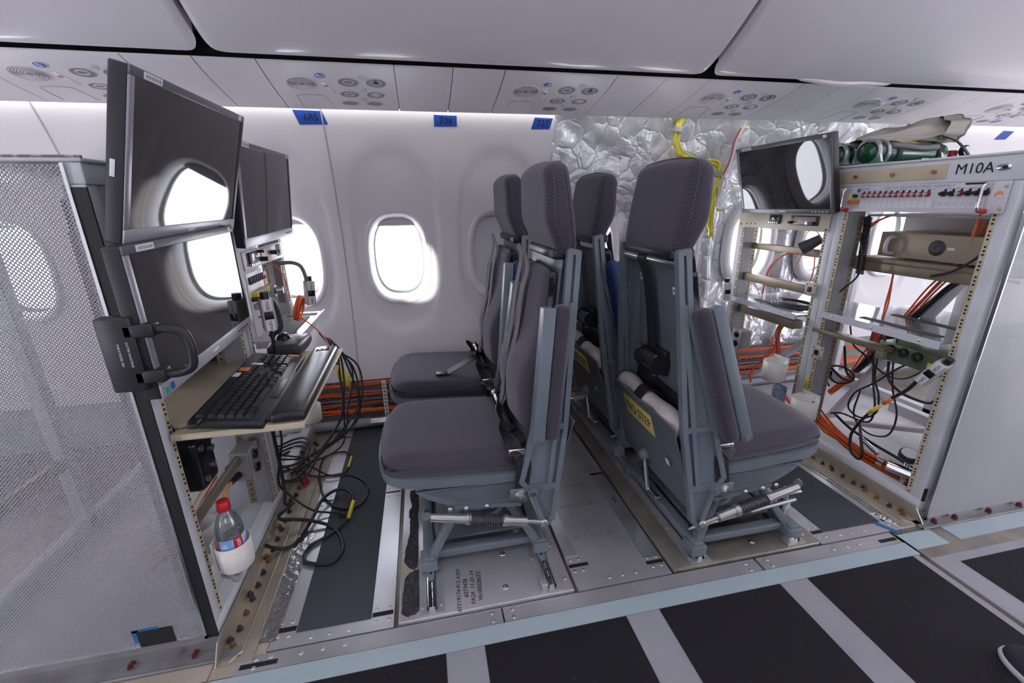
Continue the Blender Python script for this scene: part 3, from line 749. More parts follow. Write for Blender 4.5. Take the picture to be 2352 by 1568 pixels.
# bins
BP = catmull([(0, 1.705, 1.640), (0, 1.700, 1.597), (0, 1.684, 1.578), (0, 1.665, 1.5725), (0, 1.63, 1.580), (0, 1.56, 1.612), (0, 1.46, 1.672), (0, 1.36, 1.745), (0, 1.28, 1.82), (0, 1.235, 1.90), (0, 1.24, 2.0), (0, 1.30, 2.07)], 4)
def bin_(x0, x1, label, latch=None):
    n = len(BP); mb = MB(); R = .07; NX = 40; rows = []
    for i in range(NX+1):
        x = x0+(x1-x0)*i/NX
        rows.append(x)
    xs = [x0+R*(1-math.cos(k*math.pi/16)) for k in range(9)]+[x0+R+(x1-x0-2*R)*k/24 for k in range(1, 24)]+[x1-R*(1-math.cos((8-k)*math.pi/16)) for k in range(9)]
    AL = [0]
    for k in range(1, n): AL.append(AL[-1]+(BP[k]-BP[k-1]).length)
    K0 = 10; AL = [a-AL[K0] for a in AL]
    def at_s(s):
        for k in range(n-1):
            if AL[k+1] >= s: return BP[k]+(BP[k+1]-BP[k])*((s-AL[k])/(AL[k+1]-AL[k]))
        return BP[-1]
    vs = []
    for x in xs:
        e = min(x-x0, x1-x); dz = 0
        q = 0 if e > R else R-math.sqrt(max(0, R*R-(R-e)**2))     # rounded plan corners
        for k, p in enumerate(BP):
            if AL[k] < q: p = at_s(max(q, AL[k]))
            rnd = .012*(1-min(1, e/.022))**2
            vs.append((x, p.y+rnd*.5, p.z+rnd))
    fs = [(i*n+k, i*n+k+1, (i+1)*n+k+1, (i+1)*n+k) for i in range(len(xs)-1) for k in range(n-1)]
    mb.add(vs, fs, 0, True)
    # end cheeks
    for i in (0, len(xs)-1):
        b = [V(vs[i*n+k]) for k in range(n)]; c_ = V((b[0].x, 1.62, 1.95))
        mb.add(b+[c_], [(k, k+1, n) for k in range(n-1)], 0, False)
    t = mb.build('overhead_bin', [BIN], None, label, cat='overhead bin', group='overhead bins')
    if latch:
        i = latch; k = 36; p = BP[k]; d = (BP[k+1]-BP[k-1]).normalized()
        nrm = V((1, 0, 0)).cross(d); nrm = nrm if nrm.y < 0 else -nrm
        Fm = frame(V((latch, p.y, p.z))+nrm*.0015, (1, 0, 0), d, nrm)
        mb = MB(); mb.lathe([(.062, 0), (.060, .002), (.045, -.001)], 28, M=Fm @ Matrix.Diagonal((1, .75, 1, 1))); rim = mb.build('latch_rim', [BIN], t)
        mb = MB(); mb.prism([(.045*math.cos(a), .032*math.sin(a)) for a in [math.pi*k/14 for k in range(15)]], .002, Fm); mb.build('latch_recess', [SHADEM], t)
        mb = MB(); mb.prism([(.046*math.cos(a), .012*math.sin(a)) for a in [math.pi*k/7 for k in range(14)]], .008, Fm @ T(0, .004, .002)); mb.build('latch_lever', [BIN], t)
    return t
S1, S2 = -.592, 1.098
bin_(S1-1.0, S1-.008, 'white overhead bin at the upper left, left of the first black seam')
bin_(S1+.008, S2-.008, 'long white overhead bin in the middle between the two black seams')
b3 = bin_(S2+.008, S2+1.68, 'white overhead bin at the upper right with a recessed latch', latch=1.76)
bin_(S2+1.69, S2+3.3, 'white overhead bin beyond the upper right corner')
mb = MB(); fa, fb = ony(1832, 186, 1.655).x, ony(2045, 200, 1.655).x
mb.grid(lambda u, v: V((fa+(fb-fa)*u, 1.650+.020*v-.012*math.sin(v*2), 1.570-.001-.018*v*math.sin(math.pi*min(1, max(0, u)))**.5+.002*math.sin(u*11))), 30, 6); mb.build('protective_film', [mat('film', (.62, .56, .58), .35, coat=.3)], b3, 'loose pinkish protective film')
# black liner behind the bins
mb = MB(); mb.sweep([(1.72, 1.64), (1.66, 1.63), (1.58, 1.65), (1.48, 1.70), (1.38, 1.78), (1.30, 1.87), (1.28, 2.0)], X0, X1); mb.build('trim_4', [SLOT], kind='structure')

# ---- blue tape markers on the wall
def tape(x, z, w_, h, skew, s_, label):
    y = prof(z)-.0018; Y2 = V((0, prof(z+.02)-prof(z-.02), .04)).normalized()
    Fm = frame((x, y, z), (1, 0, 0), Y2, V((1, 0, 0)).cross(Y2))
    mb = MB(); mb.prism([(-w_/2-skew, h/2), (w_/2-skew*.8, h/2-.002), (w_/2+skew, -h/2+.002), (-w_/2+skew, -h/2)], .0008, Fm)
    t = mb.build('tape_label', [BLUET], None, label, cat='tape label', group='blue tape markers')
    if s_: text(s_, .040, Fm @ T(.002, 0, .0007), INK, t, 'handwriting')
def wall_pt(px, py):
    d = ray(px, py); t = 2.1/d.y
    for _ in range(20):
        P = CAM+d*t; t += (prof(P.z)-P.y)/d.y
    return CAM+d*t
for (px, py, w_, h, sk, s_, lb) in [(713, 270, .112, .056, .008, '685', 'blue tape label with handwritten 685, crossed by the wall panel seam'), (1023, 278, .100, .048, 0, '706', 'blue tape label with handwritten 706 above the fully visible bright window'),
                        (1245, 284, .088, .050, -.006, '727', 'blue tape label with handwritten 727 beside the foil'), (2306, 311, .085, .050, -.012, '', 'small blue tape on the wall at the far right edge')]:
    P = wall_pt(px, py); tape(P.x, P.z, w_, h, sk, s_, lb)
for (xa, Yt, lb) in [(2.70, 2.06, 'strip of blue tape stuck on the overhead panel beside the canvas bag'), (.545, 2.068, None)]:
    if lb:
        mb = MB(); mb.rbox((0, 0, 0), (.085, .030, .0008), .0003, M=psu_frame(xa, Yt-.01, .001)); tag(mb.build('tape_label', [BLUET]), lb, 'tape', 'blue tape markers')
# ---- yellow cable loop and red-white wire on the foil
mb = MB(); r = random.Random(5)
ypx = [(1566, 272), (1552, 300), (1553, 330), (1562, 352), (1600, 368), (1640, 375), (1652, 392), (1650, 420), (1638, 450), (1630, 500), (1632, 540)]
for i in range(9):
    pts = []
    for (a, b) in ypx:
        d = ray(a, b); P = CAM+d*(2.17/d.y); pts.append(P+V((r.uniform(-.016, .016), r.uniform(-.012, .004), r.uniform(-.010, .010))))
    mb.tube(pts, .0058, 6, 5)
yb = tag(mb.build('yellow_cable_bundle', [YELLOW]), 'thick bundle of yellow cables looping down over the foil insulation', 'cables')
mb = MB()
for (a, b) in [(1556, 298), (1650, 400)]:
    P = CAM+ray(a, b)*(2.165/ray(a, b).y); mb.lathe([(.022, -.012), (.023, 0), (.022, .012)], 16, M=T(P) @ R3(0, 8, 0))
mb.build('cable_clip', [mat('clip_grey', (.35, .36, .40), .4)], yb)
mb = MB()
for i, (m_) in enumerate((0, 1)):
    pts = [CAM+ray(a, b)*(2.16/ray(a, b).y)+V((.006*i, .004*math.sin(j*2+i*3), 0)) for j, (a, b) in enumerate([(1712, 280), (1690, 320), (1678, 360), (1664, 395), (1650, 420), (1645, 450)])]
    mb.tube(pts, .0035, 6, 5, m=m_)
tag(mb.build('twisted_wire', [RED, WHITE_PL]), 'twisted red and white wire running down the foil seam', 'wire')
for i, (a, b) in enumerate([(1712, 292), (1655, 482)]):
    P = CAM+ray(a, b)*(2.17/ray(a, b).y); mb = MB(); mb.rbox(P, (.05, .006, .012), .002); tag(mb.build('green_tie', [mat('green_tie', (.42, .72, .22), .5)]), ['bright green tie at the top of the foil seam', 'bright green tie beside the headrest of the right seat'][i], 'tie', 'green ties on the foil')
# ---- ground outside and a wing beyond the windows
mb = MB(); mb.b2(-60, 60, 3.2, 90, -3.3, -3.2); tag(mb.build('apron', [mat('sunlit_concrete', (.72, .72, .74), .8, var=(.3, (.62, .56, .50), .45, .7))], kind='structure'))  # sunlight on the ground is put into this pale colour
mb = MB(); mb.add([(-4.5, 3.0, -.55), (-1.0, 3.0, -.6), (2.6, 16, -.1), (1.2, 16, -.1), (-4.5, 3.0, -.75), (-1.0, 3.0, -.8), (2.6, 16, -.2), (1.2, 16, -.2)], [(0, 1, 2, 3), (7, 6, 5, 4), (0, 3, 7, 4), (1, 5, 6, 2), (0, 4, 5, 1), (3, 2, 6, 7)])
tag(mb.build('aircraft_wing', [mat('wing_white', (.8, .8, .82), .4)]), 'pale aircraft wing seen outside through the left windows', 'wing')
# ================================================================ SEATS
# local frame: the seat faces +x, y across, origin on the floor midway between the slide rails
def lean(z, k=0.13): return -.185-.11*max(0, (z-.15)/.84)
def sy(z): return .250-.082*max(0, min(1, (z-.16)/.84))
def bars(mb, poly, sgn, w_=.018, d=.020, closed=True, rad=0):
    """flange running along an outline in the side plane"""
    n = len(poly)
    for i in range(n if closed else n-1):
        a, b = poly[i], poly[(i+1) % n]
        A = V((a[0], sgn*sy(a[1]), a[1])); B = V((b[0], sgn*sy(b[1]), b[1]))
        x = (B-A); L = x.length; x.normalize(); y = V((0, 1, 0)); z = x.cross(y).normalized(); y = z.cross(x)
        mb.box((L/2, 0, 0), (L+w_*.5, d, w_), M=frame(A, x, y, z))
def crv(y, z, x): return x
def make_seat(label, loc, rotz, group, near_pad=None, belts=True, arm=-.166):
    t = thing('crew_seat', label, 'seat', loc, rotz, group)
    B = lambda mb, n, m, lab=None, par=None, **k: mb.build(n, m if isinstance(m, list) else [m], par or t, lab, local=True, **k)
    # --- base: sliding cradle
    mb = MB()
    for x in (-.181, .181):
        mb.rbox((x, -.005, .055), (.034, .50, .030), .004)
    for y in (-.215, .205): mb.rbox((0, y, .054), (.36, .032, .026), .004)
    for x in (-.181, .181):
        for y in (-.235, .225):
            mb.rbox((x, y, .044), (.052, .060, .036), .004); mb.cyl((x-.03, y-.015, .036), (x+.03, y-.015, .036), .007, n=10)
    B(mb, 'slide_cradle', SEATG)
    for s_ in (-1, 1):
        for (xa, xb) in ((-.172, -.055), (.172, .055)):
            mb = MB(); A = V((xa, s_*.225, .055)); C_ = V((xb, s_*.170, .235)); x = (C_-A); L = x.length; x.normalize(); y = V((0, 1, 0)); z = x.cross(y).normalized(); y = z.cross(x)
            mb.rbox((L/2, 0, 0), (L, .030, .024), .003, M=frame(A, x, y, z)); B(mb, 'strut', SEATG)
    mb = MB(); mb.cyl((0, 0, .06), (0, 0, .085), .115, .105, 28); mb.cyl((0, 0, .085), (0, 0, .21), .075, .07, 28); mb.rbox((0, 0, .066), (.30, .34, .010), .003)
    B(mb, 'pedestal', SEATG2)
    mb = MB(); mb.cyl((-.205, -.222, .105), (.195, -.222, .150), .0065, n=10); rod = B(mb, 'lock_rod', STEEL)
    mb = MB(); mb.tube([V((-.02+.045*k/60, -.222, .127))+V((0, math.cos(k*.65)*.012, math.sin(k*.65)*.012)) for k in range(60)], .002, 5, raw=True); B(mb, 'small_spring', CHARC, par=rod)
    mb = MB(); mb.cyl((.176, -.20, .05), (.176, -.20, .185), .010, n=10); mb.rbox((.176, -.20, .12), (.03, .03, .04), .004); mb.cyl((.165, -.222, .180), (.21, -.222, .180), .006, n=8); B(mb, 'lock_post', STEEL)
    # locking lever with ball at the rear side
    mb = MB(); mb.cyl((-.215, .02, .085), (-.232, .03, .215), .0085, n=10); mb.rbox((-.205, 0.0, .085), (.02, .08, .012), .003); lv = B(mb, 'lever', STEEL)
    mb = MB(); mb.lathe([(.0001, -.022), (.012, -.019), (.020, -.010), (.0225, 0), (.020, .010), (.012, .019), (.0001, .022)], 18, M=T(-.234, .031, .232)); B(mb, 'lever_knob', CHARC if False else KICKG, par=lv)
    # --- seat pan
    SPX = lambda z: 0
    def pan_outline(g):
        return [(-.135-g, -.215-g), (.10, -.215-g), (.20, -.210-g), (.270+g*.7, -.184-g*.7), (.302+g, -.110), (.311+g, 0), (.302+g, .110), (.270+g*.7, .184+g*.7), (.20, .210+g), (.10, .215+g), (-.135-g, .215+g)]
    tilt = Matrix.Rotation(math.radians(-3.0), 4, 'Y')
    mb = MB(); mb.prism([(p.x, p.y) for p in catmull([(a, b, 0) for a, b in pan_outline(.010)[1:-1]], 5)]+[(-.145, .225), (-.145, -.225)], .030, T(0, 0, .314) @ tilt)
    pan = B(mb, 'seat_pan', SEATG)
    for s_ in (-1, 1):
        mb = MB()
        side = [(.205, .292), (.170, .262), (.125, .238), (.085, .222), (-.118, .203), (-.140, .228), (-.140, .290)]
        mb.prism(side, .010, frame((0, s_*.208, 0), (1, 0, 0), (0, 0, 1), (0, -1, 0)))
        mb.prism([(.175, .285), (-.128, .285), (-.128, .222), (.075, .236)], .004, frame((0, s_*.2135, 0), (1, 0, 0), (0, 0, 1), (0, -1, 0)), m=1)
        for i in (3,):
            a, b = side[i], side[(i+1) % len(side)]; A = V((a[0], s_*.212, a[1])); C_ = V((b[0], s_*.212, b[1])); x = C_-A; L = x.length; x.normalize(); y = V((0, 1, 0)); z = x.cross(y).normalized(); y = z.cross(x)
            mb.box((L/2, 0, 0), (L+.008, .020, .014), M=frame(A, x, y, z))
        B(mb, 'pan_side', [SEATG, SEATG2], par=pan)
        for (x, z) in ((.105, .222), (-.01, .215), (.055, .218)):
            mb = MB(); mb.lathe([(.0001, .005), (.006, .0045), (.0075, 0)], 12, M=frame((x, s_*.2225, z), (1, 0, 0), (0, 0, s_), (0, s_, 0))); B(mb, 'bolt', STEEL, par=pan)
    mb = MB(); mb.rbox((.01, 0, .245), (.20, .36, .05), .006); B(mb, 'swivel_block', SEATG2)
    # --- seat cushion
    def cush(p):
        x, y, z = p; u = max(0, (x+.03)/.225); v = abs(y)/.215
        yy = y*(1-.10*max(0, u-.25)**2.2); xx = x-.028*(v**3)*max(0, u)
        zz = z+.006*(1-(x/.225)**2)*(1-v*v) if z > 0 else z
        if z > 0 and x > .13: zz -= .020*((x-.13)/.095)**2
        return (xx, yy, zz)
    mb = MB(); mb.rbox((0, 0, 0), (.445, .428, .080), .034, 4, 14, M=T(.088, 0, .366) @ tilt, fn=cush)
    cu = B(mb, 'seat_cushion', FAB)
    pts = []
    for k in range(40):
        a = 2*math.pi*k/40; c, s_ = math.cos(a), math.sin(a)
        q = cush(V((.2215*abs(c)**.32*(1 if c > 0 else -1), .2140*abs(s_)**.32*(1 if s_ > 0 else -1), .004))); pts.append((q[0], q[1], .004))
    mb = MB(); mb.tube(pts, .0022, 5, 2, closed=True, M=T(.088, 0, .366) @ tilt); B(mb, 'cushion_seam', CHARC, par=cu)
    # --- back frame side plates
    outer = [(-.304, .985), (-.280, .990), (-.262, .80), (-.165, .475), (-.118, .300), (-.150, .262), (-.190, .135), (-.215, .165), (-.260, .46), (-.280, .70)]
    for s_ in (-1, 1):
        mb = MB(); n = len(outer)
        inner_poly = [(p[0], p[1]) for p in outer]
        vs = [V((p[0], s_*(sy(p[1])-.004), p[1])) for p in outer]+[V((p[0], s_*(sy(p[1])+.0), p[1])) for p in outer]
        web = [i for i in range(n)]
        fsA = tuple(web) ; fsB = tuple(n+i for i in web)
        tri_v = [1, 2, 3, 4, 5, 6, 7, 8, 9, 0]
        mb.add([vs[i] for i in range(n)]+[vs[n+i] for i in range(n)], [fsA, tuple(reversed(fsB))]+[(i, n+i, n+(i+1) % n, (i+1) % n) for i in range(n)], 0, False)
        bars(mb, outer, s_, .016, .022)
        bars(mb, [(-.165, .470), (-.260, .470)], s_, .018, .022, False); bars(mb, [(-.284, .84), (-.232, .47)], s_, .016, .022, False)
        bars(mb, [(-.232, .47), (-.205, .27)], s_, .014, .020, False); bars(mb, [(-.130, .275), (-.232, .275)], s_, .022, .022, False)
        B(mb, 'back_upright', SEATG)
        mb = MB(); mb.cyl((-.150, s_*.235, .268), (-.150, s_*.262, .268), .017, n=18); mb.cyl((-.150, s_*.262, .268), (-.150, s_*.268, .268), .008, n=12, m=1); mb.rbox((-.118, s_*.243, .262), (.075, .010, .034), .003, m=0); B(mb, 'back_hinge', [SEATG, STEEL])
    # rear shell: recessed sheet, fold flanges, pocket sheet at the bottom
    mb = MB(); P = []
    for z in (.30, .55, .80, .965):
        P.append((lean(z)+.026+(.03 if z < .5 else 0), z))
    vs = []; 
    for x, z in P:
        for y in (-1, 1): vs.append((x, y*(sy(z)-.006), z))
    for x, z in P:
        for y in (-1, 1): vs.append((x+.004, y*(sy(z)-.006), z))
    fs = [(2*i, 2*i+1, 2*i+3, 2*i+2) for i in range(3)]+[(8+2*i+2, 8+2*i+3, 8+2*i+1, 8+2*i) for i in range(3)]
    mb.add(vs, fs); sh = B(mb, 'back_shell', SEATG2)
    for s_ in (-1, 1):      # inner folded wings of the shell
        mb = MB(); mb.add([(lean(.955)+.024, s_*(sy(.955)-.05), .955), (lean(.955)+.012, s_*(sy(.955)-.008), .955), (lean(.46)+.0, s_*(sy(.46)-.008), .46), (lean(.46)+.050, s_*(sy(.46)-.075), .46)], [(0, 1, 2, 3), (3, 2, 1, 0)]); B(mb, 'shell_wing', SEATG, par=sh)
        for k in range(8):
            z = .50+k*.052
            if s_ > 0 or k % 2 == 0:
                mb = MB(); mb.lathe([(.0001, .0015), (.0028, .001), (.0035, 0)], 8, M=frame((lean(z)+.018, s_*(sy(z)-.022), z), (0, 1, 0), (0, 0, 1), (-1, 0, 0))); B(mb, 'rivet', SEATG, par=sh)
    mb = MB(); mb.cyl((lean(.955)-.002, -.162, .952), (lean(.955)-.002, .162, .952), .0135, n=16); bar_ = B(mb, 'top_bar', STEEL)
    mb = MB(); x1_, x2_ = lean(.47)-.052, lean(.19)-.012
    z0_, z1_ = .165, .465
    vs = [(lean(.165)-.016, -.238, z0_), (lean(.165)-.016, .238, z0_), (-.292, sy(.46)-.004, .474), (-.292, -(sy(.46)-.004), .474)]
    mb.add(vs+[(a+.003, b, c) for a, b, c in vs], [(0, 1, 2, 3), (7, 6, 5, 4), (0, 4, 5, 1), (1, 5, 6, 2), (2, 6, 7, 3), (3, 7, 4, 0)])
    mb.cyl((-.292, -.215, .474), (-.292, .215, .474), .0035, n=6)
    kp = B(mb, 'back_pocket', SEATG2)
    # plane of the pocket sheet, for the sign
    a = V(vs[0]); b_ = V(vs[3]); up = (b_-a).normalized(); yv = V((0, -1, 0)); nn = yv.cross(up)
    cen = V((-.252, .052, .352)); zt = .404
    f_ = (zt-z0_)/(vs[2][2]-z0_); xs = vs[0][0]+(vs[2][0]-vs[0][0])*f_
    FS = frame((xs-.0016, .028, zt), yv, up, nn)
    mb = MB(); mb.rbox((0, 0, 0), (.205, .082, .0012), .0004, M=FS); sg = B(mb, 'sign_plate', YELD)
    WMt = WM[t.name]
    text('NO STEP', .052, WMt @ FS @ T(0, -.002, .0008), GREYINK if False else INK, sg, sx=.86)
    mb = MB(); mb.rbox((0, 0, 0), (.020, .022, .001), .0003, M=frame((xs+.012, -.155, .32), yv, up, nn)); B(mb, 'small_label', WHITEL, par=kp)
    # life vest pouch rolled in the pocket
    mb = MB(); mb.tube([(-.252, .19, .470), (-.250, .10, .476), (-.255, .02, .466), (-.250, -.06, .470), (-.254, -.15, .464), (-.25, -.20, .458)], lambda q: .030+.004*math.sin(q*19), 14, 6)
    B(mb, 'vest_pouch', mat('pouch_cloth', (.55, .50, .48), .85, bump=(60, .8), bumpd=.006))
    mb = MB(); mb.ribbon([(-.292, .02, .474), (-.262, .015, .510), (-.222, .01, .492), (-.20, .0, .46)], (0, 1, 0), .05, .004); B(mb, 'pouch_strap', WEB)
    mb = MB(); mb.ribbon([(-.20, .21, .50), (-.215, .12, .52), (-.205, 0, .50), (-.21, -.12, .49), (-.2, -.19, .47)], (0, .2, 1), .06, .006); B(mb, 'dark_flap', WEB)
    # shoulder belt over the bar down to the reel
    mb = MB(); mb.ribbon([(lean(.96)+.040, .03, .985), (lean(.955)+.0, .03, .968), (lean(.955)-.018, .03, .95), (lean(.90)-.004, .028, .90), (lean(.8)+.002, .022, .80), (lean(.7)+.0, .016, .70), (lean(.66)-.002, .012, .655)], (0, 1, 0), .052, .002); B(mb, 'shoulder_belt', WEB)
    mb = MB(); cx, cz = lean(.61)-.012, .615
    mb.cyl((cx, -.045, cz), (cx, .05, cz), .029, n=20); mb.cyl((cx, .05, cz), (cx, .064, cz), .034, n=20); mb.cyl((cx, -.055, cz), (cx, -.045, cz), .034, n=20); mb.rbox((cx+.022, 0, cz), (.018, .105, .085), .004)
    rl = B(mb, 'belt_reel', BLACKP)
    for (dy, dz) in ((-.05, .03), (.058, .03), (-.05, -.034), (.058, -.034)):
        mb = MB(); mb.cyl((cx-.024, dy, cz+dz), (cx-.012, dy, cz+dz), .005, n=8); B(mb, 'reel_screw', STEEL, par=rl)
    for (y, z) in ((.095, .880), (-.105, .865)):
        mb = MB(); mb.rbox((0, 0, 0), (.044, .022, .001), .0003, M=frame((lean(z)+.0215, y, z), (0, -1, 0), (-.13, 0, 1), (-1, 0, -.13))); lb = B(mb, 'barcode_label', WHITEL, par=sh)
        for k in range(9):
            if k % 3 == 2: continue
            mb = MB(); mb.box((-.016+k*.004, .001, .0008), (.0016+.001*(k % 2), .011, .0004), M=frame((lean(z)+.0215, y, z), (0, -1, 0), (-.13, 0, 1), (-1, 0, -.13))); B(mb, 'bar', INK, par=lb) if k < 2 else None
    # --- back cushion with lumbar bulge
    def backf(p):
        x, y, z = p; u = z/.25
        xx = x+.034*math.exp(-((u+.38)/.42)**2)*(1 if x > 0 else 0)+.018*max(0, -u)*(1 if x > 0 else 0)
        yy = y*(1-.13*max(0, u))*(1.0+.06*max(0, -u)); xx -= .018*(abs(y)/.16)**2 if x > 0 else 0
        if x > 0: xx -= .010*math.exp(-(y/.02)**2)
        return (xx, yy, z)
    Mb = T(-.196, 0, .690) @ Matrix.Rotation(math.radians(-7.5), 4, 'Y')
    mb = MB(); mb.rbox((0, 0, 0), (.056, .345, .50), .025, 4, 16, M=Mb, fn=backf); bc = B(mb, 'back_cushion', FAB)
    # --- headrest
    def headf(p):
        x, y, z = p; u = z/.135
        xx = x+(.012*math.exp(-((u+.10)/.55)**2) if x > 0 else 0); xx = xx-(.018*max(0, -u-.25) if x > 0 else 0)
        yy = y*(1-.07*max(0, u)**2-.10*max(0, -u-.3)); zz = z-.012*(abs(y)/.17)**2*(1 if z > 0 else 0)
        return (xx, yy, zz)
    Mh = T(-.259, 0, 1.103) @ Matrix.Rotation(math.radians(8.5), 4, 'Y')
    mb = MB(); mb.rbox((0, 0, 0), (.072, .350, .270), .034, 4, 14, M=Mh, fn=headf); hr = B(mb, 'headrest', FABS)
    for xo in (.015, -.020):
        mb = MB(); pts = []
        for k in range(48):
            a_ = 2*math.pi*k/48; q = V((0, math.cos(a_), math.sin(a_))); sc = min(.1715/max(abs(q.y), 1e-6), .1315/max(abs(q.z), 1e-6)); P_ = q*sc; r_ = .031
            inn = V((0, max(-.1715+r_, min(.1715-r_, P_.y)), max(-.1315+r_, min(.1315-r_, P_.z)))); dd = (P_-inn); P_ = inn+dd.normalized()*r_ if dd.length > r_ else P_
            pts.append(V(headf(V((xo, P_.y, P_.z)))))
        mb.tube(pts, .0016, 5, 2, closed=True, M=Mh); B(mb, 'headrest_seam', CHARC, par=hr)
    mb = MB(); mb.rbox((0, 0, 0), (.075, .30, .030), .010, 2, M=T(-.275, 0, .978)); B(mb, 'headrest_bracket', BLACKP)
    mb = MB(); mb.ribbon([(-.182, .0, .985), (-.19, .03, .93), (-.172, .022, .85), (-.155, .018, .72), (-.128, .01, .60), (-.118, .0, .50), (-.10, .0, .455)], (0, 1, 0), .046, .002)
    B(mb, 'harness_strap', WEBG)
    mb = MB(); mb.ribbon([(-.182, -.02, .985), (-.188, -.06, .93), (-.170, -.055, .85), (-.150, -.05, .72), (-.122, -.03, .60), (-.112, -.02, .50), (-.095, -.01, .455)], (0, 1, 0), .046, .002)
    B(mb, 'harness_strap', WEBG)
    # --- armrests folded up along the back
    for s_ in (-1, 1):
        pad = near_pad if (near_pad and s_ == near_pad[1]) else None
        za, zb = (.440, .840) if not pad else (.45, .895)
        xa, xb = arm, -.210
        A = V((xa, s_*(sy(.45)+.035), za)); C_ = V((xb, s_*(sy(.85)+.030), zb)); z = (C_-A); L = z.length; z.normalize(); y = V((0, 1, 0)); x = y.cross(z).normalized(); y = z.cross(x)
        Fm = frame(A, x, y, z)
        mb = MB(); mb.rbox((.004, 0, L/2), (.036, .050, L), .005, M=Fm); ar = B(mb, 'armrest_channel', SEATG)
        mb = MB(); mb.rbox((0, 0, 0), (.046, .056, L+.0), .020, 3, 6, M=Fm @ T(-.036, 0, L/2+.010)); B(mb, 'armrest_pad', BLUEPAD if pad else FABS, 'dark blue vinyl armrest pad' if pad else None)
        mb = MB(); mb.cyl((xa-.004, s_*(sy(.44)+.004), .455), (xa-.004, s_*(sy(.44)+.062), .455), .008, n=10); B(mb, 'armrest_pivot', STEEL)
    # --- recline strut with spring on the near side (right-hand side of the sitter = -y when facing +x)
    for s_ in (-1, 1):
        A = V((-.186, s_*.262, .155)); C_ = V((.165, s_*.246, .222)); d = C_-A
        mb = MB(); mb.cyl(A, A+d*.18, .007, n=10); mb.cyl(A+d*.16, A+d*.34, .015, n=16); mb.cyl(A+d*.33, A+d*.38, .018, n=16); mb.cyl(A+d*.38, A+d*.66, .0095, n=12); mb.cyl(A+d*.66, A+d*.70, .018, n=16); mb.cyl(A+d*.70, A+d*1.0, .0145, .0125, n=16)
        mb.lathe([(.0001, .007), (.011, .007), (.011, -.007), (.0001, -.007)], 14, M=frame(A, (1, 0, 0), (0, 0, 1), (0, -1, 0)))
        st = B(mb, 'recline_strut', mat('strut_metal', (.45, .45, .44), .32, .85))
        x = d.normalized(); y = x.orthogonal().normalized(); z = x.cross(y)
        mb = MB(); mb.tube([A+d*(.37+.31*k/150)+(y*math.cos(k*.60)+z*math.sin(k*.60))*.0165 for k in range(150)], .0026, 6, raw=True); B(mb, 'coil_spring', CHARC, par=st)
        mb = MB(); mb.cyl((.178, s_*.228, .224), (.178, s_*.240, .224), .015, n=18); B(mb, 'hinge_button', STEEL)
    # --- belts: buckle and lap straps
    if belts:
        rb = M_ = frame((-.100, -.055, .452), V((0, 1, 0)), V((.35, 0, 1)).normalized(), V((1, 0, -.35)).normalized())
        mb = MB(); mb.lathe([(.0001, .020), (.022, .020), (.030, .016), (.032, .004), (.030, -.006), (.0001, -.008)], 24, M=rb); mb.rbox((0, .0, .0), (.03, .07, .012), .004, M=rb); bk = B(mb, 'harness_buckle', BLACKG)
        mb = MB(); mb.lathe([(.0335, .004), (.0345, .008), (.0335, .012)], 24, M=rb); B(mb, 'buckle_ring', CHROME, par=bk)
        for s_ in (-1, 1):
            pts = [(-.100, s_*.03-.055, .445), (-.085, s_*.10-.03, .440), (-.118, s_*.165, .425), (-.110, s_*.205, .405), (-.128, s_*.232, .36), (-.120, s_*.240, .30), (-.118, s_*.244, .262)]
            mb = MB(); mb.ribbon(pts, [V((.2, 0, 1)), V((.6, 0, .8)), V((1, 0, .1)), V((.8, .5, 0)), V((1, 0, 0)), V((1, 0, 0)), V((1, 0, 0))], .046, .003); B(mb, 'lap_belt', WEB)
            mb = MB(); mb.ribbon([(-.112, s_*.13, .440), (-.075, s_*.175, .452), (-.105, s_*.215, .40), (-.085, s_*.228, .365)], [V((1, 0, .3)), V((.6, .3, .5)), V((1, 0, 0)), V((1, .3, 0))], .044, .003); B(mb, 'belt_tail', WEB)
            mb = MB(); mb.rbox((-.108, s_*.222, .395), (.052, .008, .022), .003, M=None); B(mb, 'belt_adjuster', CHROME)
            mb = MB(); mb.lathe([(.0001, .008), (.010, .008), (.012, .002), (.024, .002), (.024, -.004)], 18, M=frame((-.118, s_*.248, .252), (1, 0, 0), (0, 0, -s_), (0, s_, 0))); B(mb, 'belt_anchor', [mat('anchor_steel', (.25, .24, .23), .4, .8)])
    return t
SG = 'grey crew seats'
s1 = make_seat('front left-facing grey crew seat nearest the aisle, facing the keyboard rack', (.131, 1.355, 0), math.pi, SG)
s2 = make_seat('left-facing grey crew seat by the window wall with a blue armrest pad', (.131, 1.925, 0), math.pi, SG, near_pad=('b', 1))
s3 = make_seat('right-facing grey crew seat nearest the aisle, showing its back and yellow NO STEP sign', (.985, 1.240, 0), 0, SG, arm=-.088)
s4 = make_seat('right-facing grey crew seat by the window wall, mostly hidden, with a blue armrest pad', (.985, 1.835, 0), 0, SG, near_pad=('b', -1), arm=-.13)
# loose buckle end lying on the rear seat cushion
mb = MB(); mb.ribbon([(.225, 1.86, .44), (.19, 1.83, .462), (.14, 1.80, .448), (.085, 1.79, .425), (.06, 1.785, .418)], (0, 1, .2), .040, .003)
lb = mb.build('belt_end', [WEB], s2)
mb = MB(); mb.rbox((.045, 1.783, .420), (.05, .042, .010), .003); mb.build('belt_buckle', [BLACKP], lb)
